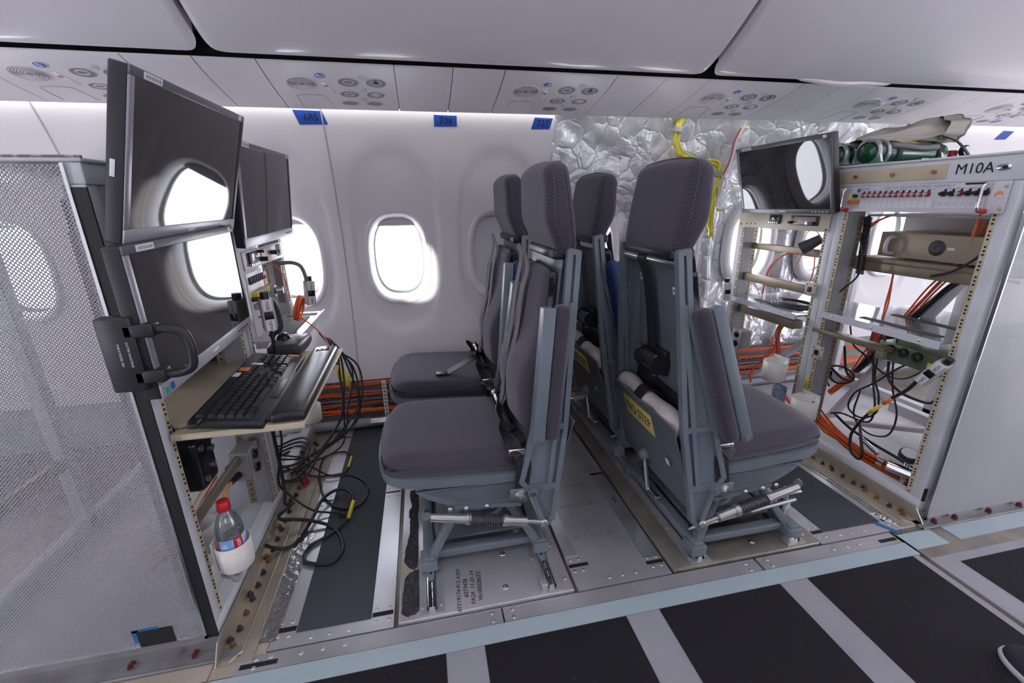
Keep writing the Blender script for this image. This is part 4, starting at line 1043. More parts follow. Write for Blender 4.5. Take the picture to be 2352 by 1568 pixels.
# ================================================================ EQUIPMENT RACKS
def P_(part, name, m, parent, lab=None, **k): return part.build(name, m if isinstance(m, list) else [m], parent, lab, **k)
def quick(name, parent, m, lab=None, **k):
    """one part from a list of boxes"""
    mb = MB()
    for b in k['boxes']: mb.rbox(((b[0]+b[1])/2, (b[2]+b[3])/2, (b[4]+b[5])/2), (abs(b[1]-b[0]), abs(b[3]-b[2]), abs(b[5]-b[4])), k.get('r', .0025))
    return mb.build(name, [m], parent, lab)
def strip(parent, x, y0, y1, z0, z1, sgn, name='mounting_strip', m=None, pitch=.0222):
    """perforated angle: face looking along sgn*x"""
    mb = MB(); mb.b2(x-.0015, x+.0015, y0, y1, z0, z1); s_ = mb.build(name, [m or TAN], parent)
    mb = MB(); k = z0+.012; yc = (y0+y1)/2; i = 0
    while k < z1-.006:
        mb.cyl((x+sgn*.0012, yc, k), (x+sgn*.0024, yc, k), .0034, n=8); k += pitch*(.55 if i % 3 else 1); i += 1
    mb.build('hole_row', [SLOT], s_, kind='stuff')
    return s_
def rack(name, label, xf, sgn, yn, depth, zt=1.212):
    """xf = front plane, sgn = +1 faces +x, -1 faces -x"""
    t = thing(name, label, 'rack', (xf-sgn*depth/2, 1.57, 0))
    X = lambda d: xf-sgn*d          # d metres behind the front plane
    def bx(nm, d0, d1, y0, y1, z0, z1, m, r=.0025, par=None, lab=None):
        mb = MB(); a, b = sorted((X(d0), X(d1))); mb.rbox(((a+b)/2, (y0+y1)/2, (z0+z1)/2), (b-a, y1-y0, z1-z0), r); return mb.build(nm, [m], par or t, lab)
    yf = 2.135; ym = yn+.565
    # front posts
    for (a, b) in ((yn, yn+.034), (ym-.030, ym-.001), (ym+.001, ym+.030), (yf-.034, yf)):
        bx('post', 0, .040, a, b, .03, 1.165, RACKW)
    for (a, b) in ((yn, yn+.034), (ym-.02, ym+.02), (yf-.034, yf)): bx('rear_post', depth-.04, depth, a, b, .03, 1.165, RACKW)
    for (a, b) in ((yn+.034, yn+.050), (ym-.046, ym-.030), (ym+.030, ym+.046), (yf-.050, yf-.034)):
        s_ = strip(t, X(.003), a, b, .075, 1.08, sgn)
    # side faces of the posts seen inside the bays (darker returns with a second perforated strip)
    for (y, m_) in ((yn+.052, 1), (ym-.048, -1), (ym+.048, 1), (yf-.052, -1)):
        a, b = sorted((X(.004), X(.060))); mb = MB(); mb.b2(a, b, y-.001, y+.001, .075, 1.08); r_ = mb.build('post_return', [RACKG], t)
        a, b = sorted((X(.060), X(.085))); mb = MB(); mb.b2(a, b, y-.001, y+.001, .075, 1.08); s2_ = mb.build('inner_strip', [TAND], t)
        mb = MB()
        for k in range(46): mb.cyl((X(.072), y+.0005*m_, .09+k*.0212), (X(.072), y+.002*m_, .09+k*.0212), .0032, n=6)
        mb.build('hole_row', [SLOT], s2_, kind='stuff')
    bx('bottom_rail', -.002, .040, yn, yf, .012, .075, RACKW); bx('bottom_ledge', .04, .12, yn+.03, yf-.03, .018, .040, RACKW)
    bx('rear_rail', depth-.04, depth, yn, yf, .012, .075, RACKW)
    bx('base_sheet', .05, depth-.04, yn+.01, yf-.01, .012, .020, mat('base_white', (.55, .56, .57), .45, var=(5, (.36, .34, .30), .45, .8)))
    bx('top_rail', -.002, .030, yn, yf, 1.165, zt-.008, RACKW); bx('top_sheet', -.006, depth, yn-.003, yf, zt-.008, zt, RACKW)
    bx('top_edging', -.007, depth, yn-.004, yn+.004, zt-.001, zt+.004, mat('worn_edge', (.20, .18, .16), .8, var=(60, (.42, .40, .36), .45, .6), bump=(90, .9), bumpd=.003))
    return t, X, bx
# ---------------------------------------------------------------- left rack
LX = -.605
LR, X, bx = rack('equipment_rack', 'tall left equipment rack with a perforated white side, holding the big monitors', LX, 1, 1.000, .66)
mb = MB(); mb.b2(-1.40, -.630, .9975, .9995, .048, 1.200); pp = mb.build('perforated_side', [PERFL], LR, 'white perforated side sheet')
mb = MB()
for (a, b, c, d) in ((-.634, -.628, .040, 1.206), ): mb.b2(a, b, .994, 1.001, c, d-.004)
mb.b2(-1.40, -.628, .994, 1.001, .040, .050); mb.build('side_rim', [STEEL], LR)
mb = MB(); mb.b2(-.628, -.603, .9965, 1.0, .036, 1.16); mb.build('seal_strip', [BLACK], LR, 'black rubber seal strip')
mb = MB(); mb.b2(-1.40, -.602, .985, 1.0, .0, .040); mb.b2(-1.40, -.545, .955, .985, .0, .006); mb.cyl((-1.4, .955, .004), (-.545, .955, .004), .004, n=8); kc = mb.build('kick_channel', [KICKG], LR)
mb = MB(); mb.b2(-.78, -.70, .9955, .9975, .045, .10); mb.build('black_patch', [BLACK], LR); 
mb = MB(); mb.b2(-.790, -.775, .9960, .9978, .065, .105); mb.b2(-.79, -.73, .9960, .9978, .098, .106); mb.build('blue_patch', [mat('blue_patch', (.02, .13, .36), .6)], LR)
BDR = mat('bolt_dark_red', (.11, .02, .02), .4)
for (x, z, m_) in ((-.80, .018, BDR), (-.655, .016, BDR), (-.69, .028, KICKG)):
    mb = MB(); mb.cyl((x, .985, z), (x, .972, z), .0065, n=8); mb.cyl((x, .972, z), (x, .966, z), .004, n=8); P_(mb, 'kick_bolt', m_, LR)
def flange(par, xf, sgn, y0, y1, seed=1):
    mb = MB()
    mb.b2(*sorted((xf+sgn*.004, xf+sgn*.007)), y0+.03, y1, .004, .050)                       # upright lip
    mb.b2(*sorted((xf+sgn*.004, xf+sgn*.090)), y0, y1, .0, .004)
    mb.cyl((xf+sgn*.058, y0+.03, .005), (xf+sgn*.058, y1, .005), .0035, n=8); mb.cyl((xf+sgn*.088, y0+.02, .004), (xf+sgn*.088, y1, .004), .003, n=8)
    mb.cyl((xf+sgn*.058, y0+.03, .005), (xf+sgn*.035, y0+.005, .005), .0035, n=8)
    mb.add([(xf+sgn*.005, y0+.03, .004), (xf+sgn*.005, y0+.03, .050), (xf+sgn*.005, y0-.005, .004), (xf+sgn*.008, y0+.03, .050), (xf+sgn*.008, y0+.03, .004), (xf+sgn*.008, y0-.005, .004)], [(0, 1, 2), (3, 4, 5), (0, 4, 3, 1), (1, 3, 5, 2), (2, 5, 4, 0)])
    f = mb.build('floor_flange', [mat('flange_metal', (.50, .45, .36), .34, .55, var=(7, (.33, .29, .24), .4, .8))], par); r = random.Random(seed)
    cols = [CHARC, mat('bolt_brass', (.30, .16, .08), .4, .7), STEEL]
    first = {}
    for k in range(22):
        y = y0+.05+k*(y1-y0-.08)/22
        for row in (0,) if k % 3 else (0, 1):
            c = 1 if r.random() < .38 else 0
            p = V((xf+sgn*(.028 if row == 0 else .016), y+row*.018, .004))
            L = WM[par.name].inverted() @ T(p)
            if c not in first:
                mb = MB(); mb.cyl((0, 0, 0), (0, 0, .006), .0078, n=6); mb.cyl((0, 0, .006), (0, 0, .013), .0050, n=8); mb.lathe([(.0095, 0), (.0095, .001), (.008, .0015)], 10)
                first[c] = mb.build('flange_bolt', [cols[c]], par, local=True); first[c].matrix_basis = L
            else: inst(first[c], L)
    return f
flange(LR, -.600, 1, .938, 2.10)
mb = MB(); mb.b2(-.602, -.482, .907, 2.15, -.012, -.0008); P_(mb, 'floor_plate', mat('beige_floor', (.46, .41, .34), .45, .2, var=(5, (.33, .28, .22), .35, .75)), None, 'beige floor plate along the front of the left rack', cat='floor plate')
mb = MB(); mb.b2(-1.6, -.604, .907, .954, -.012, -.0004); P_(mb, 'floor_plate', MATS['beige_floor'], None, 'beige floor strip in front of the perforated side of the left rack', cat='floor plate')
ft = MB()
def onp(px, py, z): p = onz(px, py, z); return (p.x, p.y)
ft.grid(lambda u, v: V((-.518+.052*u+.012*v, .985+.42*v, .0012+.0016*abs(math.sin(u*9+v*14))*abs(math.sin(v*37+u*5)))), 8, 60); P_(ft, 'foil_tape', FOILF, None, 'crinkled silver foil tape on the floor beside the left rack flange', cat='tape')
text('M8A', .022, frame((-.468, 1.17, .0006), (.1, 1, 0), (-1, .1, 0), (0, 0, 1)), INK, p_left, 'handwriting')
text('ASSY 5-71615-12', .012, frame((-.503, 1.46, .0008), (0, 1, 0), (-1, 0, 0), (0, 0, 1)), mat('faint_ink2', (.30, .28, .25), .6), p_left, 'stencil')
# inner brackets of the left rack
bx('hinge_block', .0, .05, 1.045, 1.10, 1.06, 1.15, BLACK); bx('top_gusset', .0, .006, 1.035, 1.16, 1.09, 1.17, RACKG)
bx('cross_bar', .03, .045, 1.05, 1.52, .315, .345, TAND); bx('cross_bar', .60, .62, 1.05, 1.52, .30, .34, TAND)
bx('cross_bar', .03, .045, 1.62, 2.08, .50, .53, TAND); bx('cross_bar', .05, .065, 1.05, 1.52, .46, .50, TAND)
# grab handle on the near post
def grab(par, y, xa, z0, z1, reach, m=BLACKP, lab='black grab handle'):
    mb = MB(); mb.rbox((xa-.030, y, (z0+z1)/2), (.058, .030, z1-z0+.055), .004)
    mb.rbox((xa+.006, y, z1), (.05, .030, .026), .004); mb.rbox((xa+.006, y, z0), (.05, .030, .026), .004)
    h = mb.build('handle_plate', [m], par, lab)
    mb = MB(); mb.tube([(xa+.02, y, z1), (xa+reach-.03, y, z1), (xa+reach-.006, y, z1-.01), (xa+reach, y, z1-.035), (xa+reach, y, z0+.035), (xa+reach-.006, y, z0+.01), (xa+reach-.03, y, z0), (xa+.02, y, z0)], .0085, 12, 5)
    mb.build('handle_bail', [m], h); return h
def monitor(label, c, rt, up, w_, h, dark=False, chin=.030, group='flat monitors', depth=.030):
    """c = centre of the front face; rt = right seen from the front, up = up"""
    rt = V(rt).normalized(); up = V(up); up = (up-rt*up.dot(rt)).normalized(); nr = rt.cross(up)      # towards the viewer
    M = frame(c, rt, up, nr)
    t = thing('monitor', label, 'monitor', group=group, M=M)
    SILVM = mat('mid_silver', (.27, .27, .30), .35, .3)
    mb = MB(); mb.rbox((0, 0, -depth/2-.002), (w_-.001, h-.001, depth), .004, 2, M=M); mb.rbox((0, 0, -depth-.008), (w_*.66, h*.66, .024), .01, 2, M=M)
    mb.build('casing', [BLACKP], t)
    b = .016
    for nm, (x0, x1, y0, y1), m_ in (('bezel_top', (-w_/2, w_/2, h/2-b, h/2), SILVD), ('bezel_side', (-w_/2, -w_/2+b, -h/2+chin, h/2-b), SILVM), ('bezel_side', (w_/2-b, w_/2, -h/2+chin, h/2-b), BLACKP if not dark else SILVD), ('bezel_chin', (-w_/2, w_/2, -h/2, -h/2+chin), SILV if not dark else SILVD)):
        mb = MB(); mb.rbox(((x0+x1)/2, (y0+y1)/2, -.0005), (x1-x0, y1-y0, .004), .0015, 1, M=M); P_(mb, nm, m_, t)
    mb = MB(); mb.box((0, (chin-b)/2, -.0010), (w_-2*b+.002, h-b-chin+.002, .0012), M=M); sc = mb.build('screen', [LCD], t, 'dark glossy screen')
    ch = None
    mb = MB(); mb.rbox((.0, -h/2+chin/2, .0015), (.034, .007, .0008), .0003, M=M); P_(mb, 'maker_badge', WHITEL, t)
    for k in range(5):
        mb = MB(); mb.rbox((w_/2-.10+.017*k, -h/2+chin*.45, .0015), (.010, .005, .002), .0018, M=M); P_(mb, 'button', SILV if dark else CHARC, t)
    mb = MB(); mb.rbox((-w_/2+.07, h/2-b/2, .0016), (.060, .012, .0006), .0002, M=M); lb = P_(mb, 'asset_label', WHITEL, t, 'small white label')
    mb = MB()
    for k in range(6): mb.box((-w_/2+.049+k*.0085, h/2-b/2, .0022), (.006, .006, .0003), M=M)
    P_(mb, 'label_print', GREYINK, lb, kind='stuff')
    mb = MB(); mb.rbox((w_/2-.03, h/2-b/2, .0016), (.016, .012, .0006), .0002, M=M); P_(mb, 'asset_label', WHITEL, t)
    return t, M
m1, M1 = monitor('big upper left monitor leaning forward above the others, mirroring a bright window', (-.500, 1.203, 1.207), (.003, 1, .012), (.273, -.012, .962), .51, .311)
m2, M2 = monitor('lower left monitor standing upright under the big one, behind the black handle', (-.520, 1.148, .917), (-.015, 1, .027), (.015, -.027, 1), .51, .295)
m3, M3 = monitor('far left monitor by the window wall above the radio panel', (-.516, 1.764, 1.158), (0, 1, .02), (.10, -.019, .995), .542, .312)
for t_, M_ in ((m1, M1),):
    mb = MB(); mb.rbox((-.2555, -.02, -.020), (.001, .030, .008), .0003, M=M_); P_(mb, 'side_label', WHITEL, t_)
mb = MB(); mb.rbox((-.235, -.136, .0018), (.014, .014, .0006), .0002, M=M2); P_(mb, 'round_sticker', mat('teal_sticker', (.03, .30, .30), .4), m2)
mb = MB(); mb.rbox((-.215, -.134, .0018), (.014, .014, .0006), .0002, M=M2); P_(mb, 'round_sticker', BLUET, m2)
gh = grab(LR, .900, -.530, .815, .905, .080)
text('CUTTER MOUNTING', .0052, frame((-.545, .8845, .862), (0, 0, -1), (1, 0, 0), (0, -1, 0)), WHITEL, LR, 'lettering', sx=1.0)
text('TYPE E MODEL 40X', .0052, frame((-.560, .8845, .862), (0, 0, -1), (1, 0, 0), (0, -1, 0)), WHITEL, LR, 'lettering', sx=1.0)
# arms carrying the monitors
bx('monitor_arm', -.03, .02, 1.10, 1.30, .86, .96, BLACKP); bx('monitor_arm', -.02, .02, 1.10, 1.30, 1.10, 1.19, BLACKP); bx('monitor_arm', -.03, .02, 1.74, 1.90, 1.08, 1.17, BLACKP)
# keyboard tray
mb = MB(); mb.rbox((-.454, 1.312, .6195), (.290, .580, .006), .002); mb.rbox((-.67, 1.32, .6195), (.15, .50, .006), .002); tr = mb.build('keyboard_tray', [TAN], None, 'beige keyboard tray board sticking out of the left rack', cat='tray')
quick('tray_lip', tr, TAN, boxes=[(-.60, -.31, 1.022, 1.027, .606, .6195)])
quick('tray_slide', tr, RACKW, boxes=[(-.72, -.36, 1.555, 1.575, .590, .613)])
Mk = T(-.485, 1.262, .650) @ Matrix.Rotation(math.radians(2.6), 4, 'Z') @ Matrix.Rotation(math.radians(9), 4, 'Y')
kb = thing('keyboard', 'black computer keyboard with orange and white labels on the beige tray', 'keyboard', M=Mk)
mb = MB(); mb.rbox((0, 0, -.012), (.160, .500, .022), .008, 2); mb.rbox((.04, -.065, -.012), (.105, .32, .021), .008, 2); mb.build('keyboard_body', [BLACKP], kb, local=True)
def key(x, y, sx, sy_): 
    mb = MB(); b = (.0088*sx/.0175*.0175/.0088, ) ; hx, hy = sx/2-.0008, sy_/2-.0008; tx, ty = hx-.0022, hy-.0022
    mb.add([(-hx, -hy, 0), (hx, -hy, 0), (hx, hy, 0), (-hx, hy, 0), (-tx, -ty, .0085), (tx, -ty, .0085), (tx, ty, .0085), (-tx, ty, .0085)], [(3, 2, 1, 0), (4, 5, 6, 7), (0, 1, 5, 4), (1, 2, 6, 5), (2, 3, 7, 6), (3, 0, 4, 7)])
    o = mb.build('key', [KEYM], kb, local=True); o.matrix_basis = T(x, y, .000); return o
KEYM = mat('keycap', (.022, .022, .026), .35)
k1_ = key(0, 0, .0185, .0185); nk = 0
U = .0201
def place(x, y, wy=1.0, first=[True]):
    global nk
    nk += 1
    M = T(x, y, -.001) @ Matrix.Diagonal((1, wy, 1, 1))
    if first[0]: k1_.matrix_basis = M; first[0] = False
    else: inst(k1_, M)
rows = [(-.058, [1]*13), (-.034, [1]*13+[2]), (-.015, [1.5]+[1]*12+[1.5]), (.004, [1.75]+[1]*11+[2.25]), (.023, [2.25]+[1]*10+[2.75]), (.042, [1.25]*3+[6]+[1.25]*2+[1.5])]
for x, ws in rows:
    y = -.236; 
    for w_ in ws:
        place(x, y+w_*U*.5, w_); y += w_*U
for x in (-.034, -.015, .023, .042):
    for k in range(3):
        if (x == .023 and k != 1): continue
        place(x, .071+k*U, 1)
for x in (-.034, -.015, .004, .023, .042):
    for k in range(4): place(x, .142+k*U, 1)
mb = MB(); mb.rbox((.067, -.045, -.0005), (.022, .13, .004), .0015, 1); mb.build('space_plate', [CHARC], kb, local=True)
for (x, y, m_, w_, h_) in [(-.055, .065, ORANGEL, .018, .026), (-.045, .066, ORANGEL, .014, .03), (-.058, .02, WHITEL, .016, .032), (-.03, .115, WHITEL, .03, .018), (.052, .205, ORANGEL, .03, .018)]:
    mb = MB(); mb.rbox((x, y, .0082), (w_, h_, .0008), .0003); mb.build('key_label', [m_], kb, 'orange label' if m_ is ORANGEL else 'white label', local=True)
mb = MB(); mb.rbox((-.058, -.262, -.002), (.020, .030, .012), .003); mb.build('usb_plug', [BLACKP], kb, local=True)
mb = MB(); mb.tube([(-.53, 1.00, .655), (-.56, .995, .650), (-.585, 1.02, .642), (-.62, 1.07, .63)], .002, 6); tag(mb.build('usb_lead', [BLACKP]), 'thin black lead from the near corner of the keyboard', 'cable')
# wrist rest
def wr(p): return (p.x, p.y, p.z+.004*(1-(p.x/.041)**2) if p.z > 0 else p.z)
mb = MB(); mb.rbox((0, 0, 0), (.082, .535, .024), .011, 3, 6, M=T(-.352, 1.290, .636) @ R3(0, 0, 1.2), fn=wr); wrst = mb.build('wrist_rest', [mat('black_vinyl', (.020, .021, .026), .28, bump=(300, .25))], None, 'long padded black wrist rest beside the keyboard', cat='wrist rest')
mb = MB(); mb.rbox((-.358, 1.52, .651), (.042, .050, .002), .0009, 1); mb.build('wrist_rest_patch', [BLACKG], wrst)
# trackball
def tb_(p): u = p.y/.11; return (p.x*(1-.18*u*u), p.y, p.z*(1-.25*u)+.010*(1-u*u) if p.z > 0 else p.z)
tk = thing('trackball', 'black trackball mouse behind the far end of the keyboard', 'trackball', (-.490, 1.62, .625))
mb = MB(); mb.rbox((0, 0, .018), (.120, .19, .036), .016, 3, 5, fn=tb_); mb.build('trackball_body', [CHARC], tk, local=True)
mb = MB(); mb.lathe([(.0001, .030), (.012, .028), (.022, .020), (.028, .008), (.030, -.004)], 20, M=T(-.02, .0, .036)); mb.build('ball', [BLACKG], tk, local=True)
mb = MB(); mb.rbox((.035, -.03, .034), (.028, .045, .005), .002, M=None); mb.build('white_label', [WHITEL], tk, local=True)
# clear shelf of the far bay
mb = MB(); mb.b2(-.90, -.462, 1.625, 2.075, .655, .661); sh = mb.build('clear_shelf', [ACRYL], None, 'clear plastic shelf with a metal edge in the far bay of the left rack', cat='shelf')
mb = MB(); mb.b2(-.463, -.459, 1.60, 2.08, .640, .668); mb.b2(-.60, -.462, 1.607, 1.611, .640, .668); mb.build('shelf_edge', [ALUB], sh)
quick('shelf_grip', sh, MATD, boxes=[(-.56, -.50, 1.64, 1.98, .6612, .664), (-.60, -.48, 2.0, 2.04, .6612, .664)], r=.001)
# radio panel of the far bay, patch panel, red plate
def panel_face(label, nm, x, sgn, y0, y1, z0, z1, m, th=.004, parent=None, cat='panel', **k):
    mb = MB(); mb.rbox((x-sgn*th/2, (y0+y1)/2, (z0+z1)/2), (th, y1-y0, z1-z0), .0012); return mb.build(nm, [m], parent, label, cat=cat, **k)
pink = mat('pinkish_panel', (.40, .36, .38), .4, .3)
rp = panel_face('grey radio panel with a small display under the far left monitor', 'radio_panel', -.560, 1, 1.535, 1.985, .925, .985, pink)
XR = -.559
quick('display_bezel', rp, CHARC, boxes=[(XR, XR+.008, 1.575, 1.650, .940, .978)]); quick('display_glass', rp, mat('lcd_grey', (.16, .19, .20), .2), boxes=[(XR+.008, XR+.009, 1.585, 1.64, .950, .974)], r=.0004)
for k in range(5):
    mb = MB(); mb.cyl((XR, 1.578+k*.016, .938), (XR+.010, 1.578+k*.016, .938), .005, n=10); P_(mb, 'push_button', STEEL, rp)
for (y, z, r) in ((1.69, .946, .008), (1.80, .958, .008), (1.83, .958, .006), (1.66, .975, .005)):
    mb = MB(); mb.cyl((XR, y, z), (XR+.026, y, z), r, n=14); P_(mb, 'knob', BLACKP, rp)
quick('radio_insert', rp, mat('dusky_pink', (.42, .30, .33), .4), boxes=[(XR, XR+.002, 1.70, 1.86, .935, .980)]); quick('dark_window', rp, CHARC, boxes=[(XR, XR+.002, 1.885, 1.935, .935, .980)])
pt = panel_face('white connector panel with rows of small plugs below the radio panel', 'connector_panel', -.560, 1, 1.53, 1.68, .700, .915, WHITE_PL)
for k in range(7):
    mb = MB(); mb.rbox((-.556, 1.548+k*.019, .890), (.010, .008, .024), .003); P_(mb, 'vent_slot', CHARC, pt)
for rw in range(2):
    for k in range(6):
        mb = MB(); mb.rbox((-.550, 1.555+k*.021, .845-rw*.042), (.022, .013, .020), .003); P_(mb, 'plug', GREYP if (k+rw) % 5 else YEL2, pt)
for k in range(3):
    mb = MB(); mb.tube([(-.555, 1.56+k*.03, .765-k*.03), (-.545, 1.57+k*.03, .772-k*.03), (-.555, 1.58+k*.03, .765-k*.03)], .0022, 6); P_(mb, 'latch', INK, pt)
mb = MB(); mb.tube([(-.558, 1.54, .83), (-.515, 1.545, .83), (-.495, 1.55, .81), (-.49, 1.555, .76), (-.495, 1.555, .72), (-.53, 1.552, .70)], .0075, 12, 6); P_(mb, 'bail_handle', CHARC, pt)
red_ = panel_face('red metal plate with two screws beside the connector panel', 'red_plate', -.60, 1, 1.715, 1.845, .77, .885, REDP)
for z in (.79, .865):
    mb = MB(); mb.cyl((-.601, 1.82, z), (-.594, 1.82, z), .007, n=14); P_(mb, 'plate_screw', STEEL, red_)
mb = MB(); mb.cyl((-.60, 1.76, .82), (-.55, 1.76, .82), .022, n=18); mb.cyl((-.55, 1.76, .82), (-.525, 1.765, .82), .013, n=14); mb.cyl((-.58, 1.735, .835), (-.58, 1.80, .835), .008, n=10); tag(mb.build('metal_coupling', [STEEL]), 'round steel coupling sticking out in front of the red plate', 'fitting')
# VOX switch boxes
def vox(label, c, M, m=GREYP, knob=BLACKP):
    t = thing('switch_box', label, 'switch box', group='switch boxes marked VOX NPH', M=T(V(c)) @ M)
    mb = MB(); mb.rbox((0, 0, 0), (.036, .044, .100), .004); mb.build('box_body', [m], t, local=True)
    mb = MB(); mb.cyl((0, 0, .050), (0, 0, .070), .013, n=16); mb.build('knob', [knob], t, local=True)
    mb = MB(); mb.rbox((0, -.0225, 0), (.026, .003, .024), .001); mb.build('rocker', [BLACKG], t, local=True)
    for (s_, z) in (('VOX', .031), ('NPH', -.031)):
        mb = MB(); mb.rbox((0, -.0222, z), (.024, .0012, .036), .0004); lb = mb.build('box_label', [WHITEL], t, local=True)
        text(s_, .014, WM[t.name] @ frame((0, -.0232, z), (0, 0, -1), (1, 0, 0), (0, -1, 0)), INK, lb)
    return t
vox('grey box marked VOX NPH with a black knob in front of the connector panel', (-.487, 1.445, .800), R3(0, 0, 25))
vox('pale grey box marked VOX NPH hanging at the far left handle by the window', (-.475, 1.93, .775), R3(0, 4, 30))
mb = MB(); mb.tube([(-.487, 1.445, .75), (-.487, 1.447, .72), (-.489, 1.452, .69), (-.50, 1.47, .665)], .006, 8, 4); tag(mb.build('box_lead', [BLACKP]), 'short black lead under the near VOX box', 'cable')
mb = MB(); mb.tube([(-.56, 1.90, .905), (-.52, 1.905, .905), (-.49, 1.91, .89), (-.478, 1.915, .85), (-.478, 1.918, .80)], .008, 10, 6); mb.rbox((-.575, 1.905, .83), (.03, .02, .17), .003); gh2 = mb.build('far_handle', [mat('taupe_handle', (.20, .17, .17), .4)], LR, 'taupe grab handle')
mb = MB()
for k in range(7):
    rr = .036+.004*(k % 3); cx_, cz_ = -.500+.003*k, .735+.003*(k % 4)
    mb.tube([V((cx_, 1.80+.03*math.cos(a)*1.0, cz_))+V((.010*math.sin(a), rr*.4*math.cos(a), rr*1.1*math.sin(a))) for a in [2*math.pi*j/12+.3*k for j in range(12)]], .0027, 6, 3, closed=True)
mb.tube([(-.500, 1.82, .70), (-.46, 1.80, .672), (-.41, 1.74, .645), (-.375, 1.69, .60), (-.368, 1.67, .56), (-.368, 1.665, .545)], .0027, 6, 5); mb.cyl((-.368, 1.665, .548), (-.368, 1.665, .522), .0055, n=8)
mb.tube([(-.58, 1.80, .92), (-.545, 1.81, .90), (-.53, 1.82, .85), (-.52, 1.81, .78)], .0022, 6, 5)
tag(mb.build('coiled_cable', [ORANGE]), 'coil of thin orange cable with one end dangling past the tray', 'cable')
# lower near bay: black unit, junction box, plugs
un = thing('power_unit', 'black box unit with bolts and an orange sticker on top, low in the left rack', 'electronics', (-.64, 1.15, .42))
Mu = T(-.645, 1.155, .480)
mb = MB(); mb.rbox((.0, 0, 0), (.085, .095, .150), .018, 3, M=Mu); mb.build('unit_front', [BLACKG], un)
mb = MB(); mb.rbox((0, 0, 0), (.16, .20, .05), .006, 1, M=T(-.70, 1.28, .535) @ R3(8, 10, 0)); u2 = mb.build('unit_case', [BLACKP], un)
mb = MB(); mb.rbox((0, 0, 0), (.07, .03, .001), .0003, M=T(-.655, 1.285, .566) @ R3(8, 10, 0)); P_(mb, 'orange_sticker', ORANGEL, u2)
mb = MB(); mb.rbox((0, 0, 0), (.04, .03, .001), .0003, M=T(-.69, 1.22, .560) @ R3(8, 10, 0)); P_(mb, 'white_sticker', WHITEL, u2)
for (y, z) in ((1.13, .525), (1.13, .435), (1.18, .50), (1.17, .455)):
    mb = MB(); mb.cyl((-.604, y, z), (-.597, y, z), .009, n=8); P_(mb, 'unit_bolt', STEEL, un)
for k in range(5):
    mb = MB(); mb.cyl((-.64, 1.33+.012*k, .575-k*.006), (-.60, 1.36+.012*k, .58-k*.01), .010, n=10); P_(mb, 'connector', BLACKP, un)
def jbox(label, c, sgn, group='grey metal outlet boxes'):
    t = thing('outlet_box', label, 'outlet box', c, 0, group)
    mb = MB(); mb.rbox((0, 0, 0), (.055, .105, .105) if False else (.060, .085, .105), .006, 2); mb.build('box_body', [mat('galvanised', (.36, .36, .35), .45, .5)], t, local=True)
    mb = MB(); mb.rbox((sgn*.031, 0, 0), (.003, .070, .112), .001); fc = mb.build('cover_plate', [ALUB], t, local=True)
    for z in (.025, -.025):
        mb = MB(); mb.lathe([(.0001, .006), (.016, .006), (.018, .0)], 18, M=frame((sgn*.0325, 0, z), (0, 1, 0), (0, 0, 1), (sgn, 0, 0))); P_(mb, 'socket', BLACKG, fc, local=True)
    for k in range(3):
        mb = MB(); mb.lathe([(.0115, 0), (.0125, .001), (.0135, 0)], 16, M=frame((0, -.043, -.03+k*.03), (1, 0, 0), (0, 0, 1), (0, -1, 0))); P_(mb, 'knockout', mat('galvanised', (.36, .36, .35)), t, local=True)
    for z in (.052, -.052):
        mb = MB(); mb.rbox((sgn*.0332, 0, z), (.001, .04, .012), .0003); P_(mb, 'red_label', mat('pale_red', (.62, .28, .32), .6), fc, local=True)
    return t
jbox('grey outlet box with two plugs low in the left rack above the bottle', (-.640, 1.435, .300), 1)
for (z0, z1) in ((.325, 0), (.275, 0)):
    mb = MB(); mb.cyl((-.65, 1.392, z0), (-.655, 1.345, z0+.004), .012, .009, n=12); mb.tube([(-.655, 1.345, z0+.004), (-.655, 1.31, z0+.0), (-.655, 1.29, z0-.035), (-.65, 1.275, z0-.10), (-.65, 1.26, .14)], .005, 8, 5, m=1)
    tag(mb.build('power_plug', [BLACKP, mat('striped_lead', (.62, .40, .12), .5, var=(55, (.75, .30, .18), .45, .55))]), ['upper black plug with a striped yellow and orange lead behind the bottle', 'lower black plug with a striped yellow and orange lead behind the bottle'][0 if z0 > .3 else 1], 'plug')
# mid post extension (second upright with holes, down to the flange)
strip(LR, -.612, 1.500, 1.540, .06, .60, 1, pitch=.033, m=RACKG)
bx('bay_divider', .010, .42, 1.566, 1.572, .02, .60, RACKW); bx('added_shade_sheet', .05, .42, 1.566, 1.572, .60, 1.15, mat('rack_shade_dark', (.06, .06, .065), .6))  # upper sheet is added; its dark colour stands for the shaded rack interior
bx('monitor_bracket', -.028, .012, 1.050, 1.085, .88, 1.10, BLACK)
bx('added_shade_block', .10, .24, 1.30, 1.54, .66, 1.14, MATS['rack_shade_dark'])  # added block, coloured dark to imitate shade behind the perforated side
